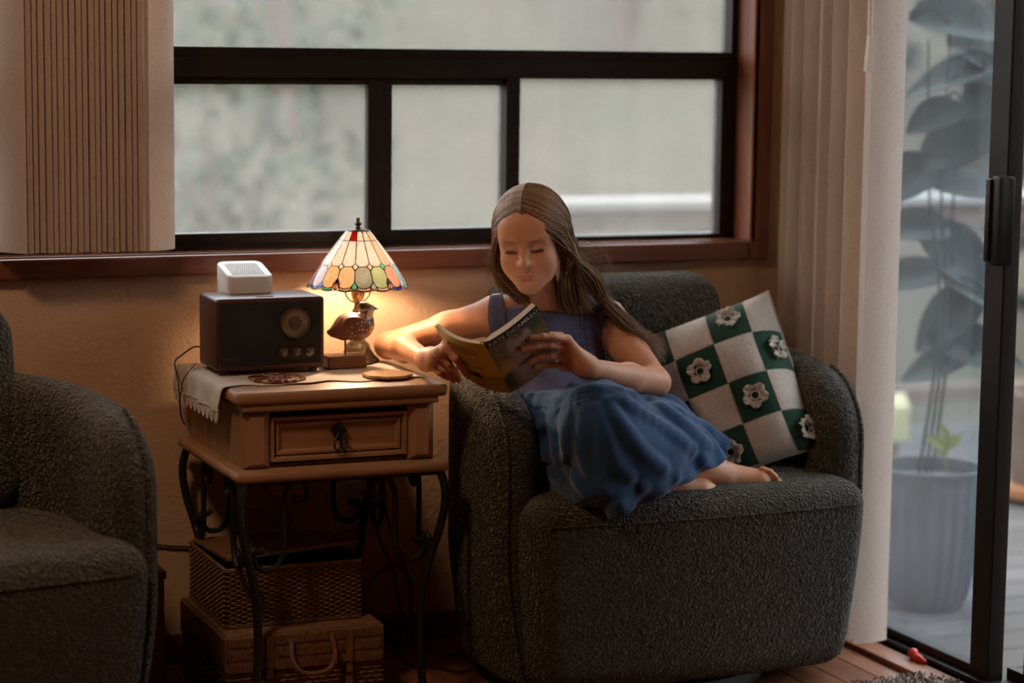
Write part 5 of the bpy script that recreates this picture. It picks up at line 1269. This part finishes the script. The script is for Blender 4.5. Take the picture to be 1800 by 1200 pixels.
# ---------------------------------------------------------------- hair: several thousand tapered strands parted in the middle
HR = V(.0745, .0925, .0865); HO = V(0, -.014, .026)
def onh(d, lay): 
    d = nrm(d); return HO+d*HR*(1+lay)
def slerp(a, b, t):
    w = math.acos(np.clip(a@b, -1, 1)); return (math.sin((1-t)*w)*a+math.sin(t*w)*b)/math.sin(w)
hr = random.Random(11); SV, SF, SC_ = [], [], []; nv = 0
def strand(pts, r):
    global nv
    v, f = tube(pts, r, 3, False); SV.append(np.array(v)); SF.append(np.array(f)+nv); nv += len(v); SC_.append(np.full(len(v), hr.random()))
wl = lambda p: (p-HC)@HM.T/HS
LT = [wl(atY(*q)) for q in ((866, 470, 4.06), (878, 505, 4.10), (905, 520, 4.13))]
def make_strands(n, side):
    for i in range(n):
        v = hr.random()**.8; lay = .012+(.085 if side < 0 else .15)*hr.random()**.8*(.45+.55*min(1, v*3+.25))
        ta = math.radians(22+113*v); a = V(side*.007, math.cos(ta), math.sin(ta))                      # start on the parting
        az = math.radians((57 if side < 0 else 52)+108*v+hr.uniform(-4, 4)); el_ = math.radians(-8+hr.uniform(-6, 6)); b = V(side*math.sin(az)*math.cos(el_), math.cos(az)*math.cos(el_), math.sin(el_))
        a, b = nrm(a), nrm(b); pts = []
        for t in np.linspace(0, 1, 9):
            d = slerp(a, b, t); d = nrm(d+V(0, .10*math.sin(math.pi*t)*(1-v), .05*math.sin(math.pi*t))); pts.append(onh(d, .010+lay*(.10+.90*t*t)))
        p3 = pts[-1]; 
        if side < 0:       # image-left curtain: down past the cheek and behind the collar-bone
            f = hr.random(); e1 = V(-.078-.012*hr.random(), .014-.055*v-.01*f, -.055); e2 = V(-.076+.022*f+.010*v, .014-.06*v, -.098); e3 = V(-.040+.026*f, .010-.055*v-.010*f, -.132-.012*hr.random())
            rest = [e1, e2, e3]
        else:              # image-right: over the ear, then swept back over the far shoulder
            f = hr.random(); g = hr.random()
            w1 = wl(atY(984+66*f, 486+8*g-6*f, 4.055+.10*v+.02*f)); e_ = V(.060+.036*hr.random(), .012-.065*v, -.045)
            if f < .55: rest = [e_, w1, wl(atY(984+76*f, 513+10*g, 4.075+.09*v)), wl(atY(992+80*f+6*g, 530+22*g, 4.09+.09*v))]
            else: rest = [e_, w1, wl(atY(1052+34*(f-.5)+8*g, 528+10*g, 4.105+.04*v)), wl(atY(1104+22*(f-.5)+12*g, 575+12*g, 4.09+.05*v)), wl(atY(1142+22*g+hr.uniform(-8, 8), 612+hr.uniform(-14, 20), 4.085+.04*v))]
        jit = V(hr.gauss(0, 1), hr.gauss(0, 1), hr.gauss(0, 1))*.0022
        ctrl = [pts[0]]+pts[2::2]+[q+jit*(.5+.7*k) for k, q in enumerate(rest)]
        c = spline(ctrl, 20); W_ = HC+c@HM*HS; rr_ = np.concatenate([np.full(13, 1.0), np.linspace(1, .25, 7)])*hr.uniform(.00055, .00095); strand(W_, rr_)
make_strands(1700, -1); make_strands(2300, 1)
for i in range(46):       # flyaways
    v = hr.random(); b = hl(.078+.01*hr.random(), .0-.07*v, -.01-.06*hr.random()); o1 = atY(1040+hr.uniform(-8, 34), 425+hr.uniform(0, 45), 4.10); o2 = atY(1046+hr.uniform(-10, 45), 468+hr.uniform(0, 45), 4.10)
    strand(spline([b, o1, o2], 12), np.linspace(.00028, .00015, 12))
for i in range(40):
    b = hl(-.078, .01-.05*hr.random(), -.02-.05*hr.random()); o1 = atY(860+hr.uniform(-10, 4), 430+hr.uniform(0, 40), 4.08); o2 = atY(862+hr.uniform(-8, 6), 470+hr.uniform(0, 30), 4.08); strand(spline([b, o1, o2], 10), np.linspace(.00026, .00013, 10))
ho = obj('hair', (np.vstack(SV), np.vstack(SF)), 'iron', girl, 'all', fixn=False)
k_ = np.concatenate(SC_)[:, None]; paint(ho, np.where(k_ < .55, V(.115, .055, .027)+(V(.26, .142, .070)-V(.115, .055, .027))*k_/.55, V(.26, .142, .070)+(V(.54, .34, .18)-V(.26, .142, .070))*((k_-.55)/.45)**2))
vcol('hair', .42, spec=.22); ho.data.materials.clear(); ho.data.materials.append(MATS['hair'])

# ================================================================ small things on the floor
c0 = atZ(1605, 1158, .0115)
toy = thing('rubber_toy', 'small red rubber toy with a round head lying on the door threshold', 'toy', (c0[0], c0[1], .0115))
red = plain('red_rubber', (.55, .035, .015), .45, .1)
hd_ = atX(1604, 1146, c0[0]); d_ = nrm(atZ(1640, 1166, .016)-atZ(1612, 1152, .016))
obj('head', lathe([(.0115*math.sin(a), .0115*math.cos(a)) for a in np.linspace(.02, 3.12, 12)], (c0[0], c0[1], .0237), 18), red, toy)
b0 = V(c0[0], c0[1], .019)
obj('body', tube([b0+d_*q for q in (.004, .010, .018, .026, .034, .040, .046, .050)], [.006, .0085, .0092, .0085, .0068, .0048, .0055, .001], 14), red, toy)
tip = atZ(1612, 1184, .006); away = nrm(V(CF[0], CF[1], 0)); side_ = V(away[1], -away[0], 0)
def fleece_r(a): return .30+.03*math.sin(3*a)+.012*math.sin(9*a+1)
fc = tip-away*.33-side_*.02
ol = [(fc[0]+r*(math.cos(a)*side_[0]+math.sin(a)*away[0]*1.0), fc[1]+r*(math.cos(a)*side_[1]+math.sin(a)*away[1])) for a, r in [(a, fleece_r(a)*(1.0 if math.sin(a) < 0 else (.62+.47*math.sin(a)**6))) for a in np.linspace(0, 2*math.pi, 90)[:-1]]]
fl = thing('sheepskin_rug', 'grey shaggy sheepskin rug with one tip showing at the bottom right corner', 'rug', (fc[0], fc[1], 0))
wool = plain('grey_wool', (.26, .22, .20), .95, .3, 60)
obj('hide', prism(ol, .001, .006), wool, fl, smooth=False)
tufts = []; rt_ = random.Random(4)
for i in range(1500):
    p = ol[rt_.randrange(len(ol))]; k = rt_.random()**.35; b = V(fc[0]+(p[0]-fc[0])*k, fc[1]+(p[1]-fc[1])*k, .004); o_ = nrm(V(p[0]-fc[0], p[1]-fc[1], 0)); a = rt_.uniform(-1, 1)
    o2 = V(o_[0]*math.cos(a)-o_[1]*math.sin(a), o_[0]*math.sin(a)+o_[1]*math.cos(a), 0); L_ = rt_.uniform(.014, .028)
    tufts.append(tube([b, b+o2*L_*.4+V(0, 0, .010), b+o2*L_*.8+V(0, 0, .011), b+o2*L_+V(0, 0, .004)], [.0022, .0024, .0018, .0006], 4, False))
tf = obj('wool_tufts', join(*tufts), wool, fl); tf['kind'] = 'stuff'
bq = atY(289, 1003, 4.2)
sbx = thing('storage_box', 'dark wooden storage box on the floor between the left armchair and the table', 'box', (bq[0]-.04, 4.3, 0))
obj('box_body', bbox((bq[0]-.075, 4.2, .001), (bq[0], 4.41, bq[2]-.016), .003), 'walnut', sbx, smooth=False)
bl_ = obj('box_lid', bbox((bq[0]-.079, 4.196, bq[2]-.016), (bq[0]+.004, 4.414, bq[2]), .003), 'walnut', sbx, smooth=False)
gq = atY(268, 1003, 4.195)
obj('corner_glint', prism([(gq[0]-.009, gq[2]+.004), (gq[0]-.003, gq[2]+.005), (gq[0]+.010, gq[2]-.004), (gq[0]+.006, gq[2]-.006)], 4.190, 4.1965, (0, 2, 1)), gold, bl_)  # metal sliver standing in for a small glint on the lid corner

# ================================================================ outside: deck, railing, pots, slope with shrubs
ZD = -.10
ground = NT('slope_ground'); gc = ground.coord()
ground.set(col=ground.ramp(ground.noise(gc, .55, 6, .6, .6), [(.30, (.060, .056, .043)), (.48, (.086, .074, .059)), (.60, (.069, .066, .049)), (.75, (.104, .091, .077))]), rough=1.0, spec=.05); MATS['slope_ground'] = ground.m
def slope(x, y):
    k = max(0, min(1, (y-8)/9)); return -1.2+4.4*k*k*(3-2*k)+.35*math.sin(x*.7+y*.3)+.25*math.sin(x*1.7-y*.9)
xs_, ys_ = np.linspace(-14, 34, 60), np.linspace(4.9, 34, 44)
struct('hillside', gridsurf(np.array([[(x, y, slope(x, y) if y > 6 else -1.2) for y in ys_] for x in xs_])), 'slope_ground', smooth=True)
struct('yard_ground', box_vf((2.8, -14, -1.5), (34, 5.2, -1.2)), 'slope_ground')
xs2, ys2 = np.linspace(8.2, 40, 34), np.linspace(-30, 8.0, 44)
struct('added_slope', gridsurf(np.array([[(x, y, -1.25+min(1, max(0, (x-8.2)/9))*5.0+.3*math.sin(x*.8+y*.5)) for y in ys2] for x in xs2])), 'slope_ground', smooth=True)  # unseen slope added to block low sky mirrored in the window
deck = struct('deck', join(box_vf((2.73, .8, ZD-.2), (6.2, 7.1, ZD-.04)), box_vf((-3, 4.66, ZD-.2), (2.73, 7.1, ZD-.04))), 'deck_wood')
y = .8
while y < 7.0:
    obj('deck_board', bbox((2.735 if y < 4.66 else -3, y+.003, ZD-.04), (6.2, y+.137, ZD), .004, 1), 'deck_wood', deck, smooth=False); y += .14
struct('added_eave', join(box_vf((XL-.6, YB+.14, 2.42), (4.0, 5.25, 2.56)), box_vf((XR+.14, YF-.5, 2.42), (3.7, 5.25, 2.56))), plain('eave_paint', (.30, .27, .24), .8))  # unseen overhang added to cut the high sky light coming indoors
rail_w = plain('rail_grey', (.175, .17, .165), .7, .1, 8); post_b = plain('rail_brown', (.10, .07, .055), .75, .2, 8)
rz = atY(1130, 367, 7.0)[2]
ra_ = thing('deck_railing', 'weathered deck railing with a pale flat cap seen through the right window pane', 'railing', (4.5, 7.0, ZD))
rx_ = atY(955, 360, 7.0)[0]
obj('cap', bbox((rx_, 6.93, rz), (6.25, 7.10, rz+.035), .006), rail_w, ra_, smooth=False)
obj('rail', bbox((rx_, 6.98, rz-.075), (6.2, 7.03, rz), .004), post_b, ra_, smooth=False); obj('rail', bbox((rx_, 6.98, ZD+.10), (6.2, 7.03, ZD+.16), .004), post_b, ra_, smooth=False)
for x in np.arange(rx_+.05, 6.2, 1.05): obj('post', bbox((x-.045, 6.965, ZD), (x+.045, 7.045, rz), .005), post_b, ra_, smooth=False)
rb_ = thing('deck_railing', 'side run of the deck railing seen through the sliding door', 'railing', (6.15, 4, ZD))
obj('cap', bbox((6.08, 1.0, rz), (6.25, 6.92, rz+.035), .006), rail_w, rb_, smooth=False); obj('rail', bbox((6.13, 1.0, rz-.075), (6.18, 6.92, rz), .004), post_b, rb_, smooth=False)
obj('rail', bbox((6.13, 1.0, ZD+.10), (6.18, 6.92, ZD+.16), .004), post_b, rb_, smooth=False)
for yy in np.arange(1.1, 6.9, 1.1): obj('post', bbox((6.115, yy-.045, ZD), (6.195, yy+.045, rz), .005), post_b, rb_, smooth=False)
# fluted pot just outside the glass
pc = atZ(1626, 1062, ZD); dpt = (pc-CAM_POS)@CF; R1 = 97*dpt/FPX; hpot = atY(1626, 818, pc[1])[2]-ZD
pot = thing('plant_pot', 'large grey fluted plant pot on the deck outside the sliding door', 'pot', (pc[0], pc[1], ZD))
potm = plain('pot_grey', (.048, .048, .052), .6, .12, 10)
def fluted(prof, n=120, ribs=24, amp=.030, cx=pc[0], cy=pc[1]):
    v = []; f = []
    for r, z, k in prof:
        for j in range(n):
            a = 2*math.pi*j/n; rr_ = r*(1+k*amp*math.cos(ribs*a)); v.append((cx+rr_*math.cos(a), cy+rr_*math.sin(a), ZD+z))
    for i in range(len(prof)-1): f += [(i*n+j, i*n+(j+1) % n, (i+1)*n+(j+1) % n, (i+1)*n+j) for j in range(n)]
    f += [tuple(range(n))[::-1], tuple((len(prof)-1)*n+j for j in range(n))]; return v, f
obj('vessel', fluted([(R1*.62, 0, .3), (R1*.74, .03, 1), (R1*.86, hpot*.3, 1), (R1*.94, hpot*.6, 1), (R1*.95, hpot*.88, .8), (R1*.97, hpot*.95, 0), (R1, hpot*.97, 0), (R1, hpot, 0), (R1*.93, hpot, 0), (R1*.90, hpot*.90, 0)]), potm, pot)
obj('soil', lathe([(R1*.90, hpot*.86), (R1*.6, hpot*.885), (.001, hpot*.89)], (pc[0], pc[1], ZD), 32), plain('soil', (.035, .025, .018), .95, .4, 80), pot)
def leafmat(name, col):
    t = NT(name); c = t.coord(); cc = t.ramp(t.noise(c, 9, 3), [(.3, tuple(x*.7 for x in col)), (.7, tuple(min(1, x*1.2) for x in col))]); t.set(col=cc, rough=.65, spec=.2)
    tl = t.n('ShaderNodeBsdfTranslucent'); t.l(cc, tl.inputs[0]); mx_ = t.n('ShaderNodeMixShader'); mx_.inputs[0].default_value = .25; t.l(t.b.outputs[0], mx_.inputs[1]); t.l(tl.outputs[0], mx_.inputs[2]); t.l(mx_.outputs[0], t.out.inputs[0]); MATS[name] = t.m
leafmat('leaf_dark', (.020, .028, .023)); leafmat('leaf_lime', (.17, .18, .055)); leafmat('leaf_mid', (.058, .066, .044)); leafmat('leaf_pale', (.090, .107, .066)); leafmat('leaf_rust', (.083, .065, .045))
def leaf(c, d, n, L_, W_, droop=.15):
    d = nrm(d); n = nrm(np.asarray(n)-d*(np.asarray(n)@d)); s = np.cross(d, n); P = np.zeros((11, 7, 3))
    for i, t in enumerate(np.linspace(0, 1, 11)):
        w = W_*math.sin(math.pi*min(1, t*.97+.02)**.8)**.8
        for j, q in enumerate(np.linspace(-1, 1, 7)): P[i, j] = c+d*L_*t+s*w*.5*q+n*(-droop*L_*t*t+.12*w*abs(q))
    return gridsurf(P, .0012)
bp = thing('broad_leaf_plant', 'tall dark broad-leaved plant growing in the fluted pot outside the door', 'plant', (pc[0], pc[1], ZD+hpot*.88))
stem_o = V(pc[0]+.02, pc[1]+.05, ZD+hpot*.88)
leaf_px = [(1700, 40, 95, 20), (1670, 132, 80, 170), (1665, 268, 75, 60), (1585, 318, 70, 200), (1735, 215, 70, 300), (1720, 330, 80, 30), (1690, 455, 80, 320), (1620, 400, 60, 150), (1740, 520, 80, 350), (1665, 560, 70, 215), (1600, 485, 60, 170), (1715, 610, 80, 10), (1640, 640, 60, 180), (1756, 110, 80, 350), (1640, 205, 50, 190)]
tops = atY(1690, 10, pc[1]+.12)
st_ = obj('stem', join(*[tube(spline([stem_o+V(q*.02, 0, 0), atY(1662+q*10, 560, pc[1]+.06+.02*q), atY(1655+q*22, 330, pc[1]+.10), atY(1672+q*40, 40-q*30, pc[1]+.12)], 26), np.linspace(.0045, .002, 26), 8) for q in (-1, 0, 1)]), 'leaf_dark', bp)
for i, (x, y, l_, a) in enumerate(leaf_px):
    b = atY(x, y, pc[1]+.10+.05*math.sin(i*2.1)); dp = (b-CAM_POS)@CF; L_ = l_*2.3*dp/FPX; a = math.radians(a); d = CR*math.cos(a)+CU*math.sin(a)*.6-V(0, 0, .25)+CF*.3*math.sin(i*1.7); n = nrm(CU*.8-CF*.6+CR*.3*math.sin(i))
    lf = obj('leaf', leaf(b-d*L_*.5, d, n, L_, L_*.72), 'leaf_dark', bp)
    tg = spline([stem_o, atY(1662, 560, pc[1]+.06), atY(1655, 330, pc[1]+.10), atY(1672, 40, pc[1]+.12)], 40); k = int(np.argmin(np.linalg.norm(tg-(b-d*L_*.5), axis=1)))
    obj('leaf_stalk', tube(spline([tg[k], (tg[k]+b-d*L_*.5)/2+V(0, 0, .03), b-d*L_*.5], 10), .003, 6), 'leaf_dark', lf)
sprt = thing('seedling', 'small yellow-green seedling sprouting from the soil of the fluted pot', 'plant', (pc[0], pc[1]-.03, ZD+hpot*.88))
for i, (x, y, a) in enumerate(((1660, 768, 95), (1650, 780, 140), (1672, 778, 40), (1658, 790, 80))):
    b = atY(x, y, pc[1]-.03); a = math.radians(a); d = CR*math.cos(a)+CU*math.sin(a); obj('leaf', leaf(b-d*.02, d, -CF+.3*CU, .055, .028), 'leaf_lime', sprt)
obj('stem', tube([(pc[0]+.03, pc[1]-.03, ZD+hpot*.87), atY(1660, 785, pc[1]-.03)], .0025, 6), 'leaf_lime', sprt)
yo = atX(1574, 735, 3.9); dpo = (yo-CAM_POS)@CF/FPX
orn = thing('garden_ornament', 'pale yellow house-shaped ornament on a post outside the sliding door', 'ornament', (yo[0], yo[1], ZD))
obj('house_plaque', prism([(yo[1]-a*dpo*1.0, yo[2]+b*dpo) for a, b in ((-20, -38), (20, -38), (20, 22), (0, 45), (-20, 22))], yo[0]-.03, yo[0]+.03, (1, 2, 0)), plain('pale_yellow', (.30, .28, .16), .7), orn, smooth=False)
obj('post', tube([(yo[0], yo[1], ZD), (yo[0], yo[1], yo[2])], .012, 8), post_b, orn)
p2 = atZ(1797, 880, ZD+.0); 
pt2 = thing('plant_pot', 'brown plant pot with a terracotta base band at the far right edge', 'pot', (p2[0]+.1, p2[1], ZD))
obj('vessel', lathe([(.14, .05), (.17, .2), (.18, .34), (.165, .34), (.16, .28)], (p2[0]+.12, p2[1], ZD), 36), post_b, pt2); obj('saucer', lathe([(.15, 0), (.19, .02), (.195, .05), (.14, .052)], (p2[0]+.12, p2[1], ZD), 36), plain('terracotta', (.24, .10, .04), .7), pt2)
# shrubs and trees on the slope behind the house
def shrub(nm, label, x, y, r, h, mat, n=420, sd=1, cat='shrub'):
    R_ = random.Random(sd); z0 = slope(x, y)
    t = thing(nm, label, cat, (x, y, z0), 'shrubs and trees on the slope'); vf = []
    for i in range(n):
        u, a = R_.uniform(-1, 1), R_.uniform(0, 2*math.pi); k = R_.random()**.4; q = math.sqrt(1-u*u)
        c = V(x+r*k*q*math.cos(a), y+r*k*q*math.sin(a), z0+h*.55+h*.5*k*u); d = nrm(V(R_.gauss(0, 1), R_.gauss(0, 1), R_.gauss(0, 1)-.4)); w = nrm(np.cross(d, V(R_.gauss(0, 1), R_.gauss(0, 1), 1))); L_ = R_.uniform(.10, .2)*(.7+.25*r)
        vf.append(([c-d*L_*.5, c+w*L_*.3, c+d*L_*.5, c-w*L_*.3], [(0, 1, 2, 3)]))
    f = obj('foliage', join(*vf), mat, t, smooth=False, fixn=False); f['kind'] = 'stuff'
    obj('trunk', join(*[tube(spline([(x+.05*math.cos(a), y+.05*math.sin(a), z0-.1), (x+.15*r*math.cos(a), y+.15*r*math.sin(a), z0+h*.35), (x+.45*r*math.cos(a), y+.45*r*math.sin(a), z0+h*.75)], 8), np.linspace(.05, .015, 8), 6) for a in (0, 2.1, 4.2)]), post_b, t)
sh = [('shrub', 'pale green bush behind the deck rail in the right window pane', 4.15, 9.0, .55, 1.5, 'leaf_pale', 420, 'shrub'),
      ('shrub', 'mid-green bush on the slope in the left window pane', 2.9, 10.5, .9, 2.2, 'leaf_mid', 460, 'shrub'),
      ('shrub', 'pale bush on the slope behind the table lamp', 3.7, 12.0, .8, 2.0, 'leaf_pale', 460, 'shrub'),
      ('tree', 'rust-coloured tree on the slope behind the middle window pane', 5.0, 15.2, 1.2, 3.6, 'leaf_rust', 600, 'tree'),
      ('tree', 'dull brown tree on the slope in the right window pane', 6.0, 12.6, 1.2, 3.6, 'leaf_rust', 600, 'tree'),
      ('tree', 'green tree at the top left of the window', 2.9, 13.6, 1.1, 4.0, 'leaf_mid', 650, 'tree'),
      ('shrub', 'low green bush below the rail in the right window pane', 5.3, 9.6, .6, 1.2, 'leaf_mid', 380, 'shrub'),
      ('tree', 'leafy tree beyond the deck seen through the sliding door', 10.4, 13.6, 1.4, 4.0, 'leaf_mid', 650, 'tree')]
sh += [('hedge_tree', 'dark dense tree close behind the side railing, left in the door glass', 7.9, 11.6, .95, 5.2, 'leaf_dark', 1400, 'tree'), ('hedge_tree', 'dark dense tree close behind the side railing, middle of the door glass', 7.3, 9.6, .98, 5.2, 'leaf_dark', 1400, 'tree')]  # trees added to darken what shows through the door
sh += [('hedge_tree', 'dark evergreen hedge tree at the right edge of the door glass', 7.2, 7.6, .95, 4.6, 'leaf_dark', 900, 'tree')]
for i, a in enumerate(sh): shrub(*a[:8], sd=i+20, cat=a[8])
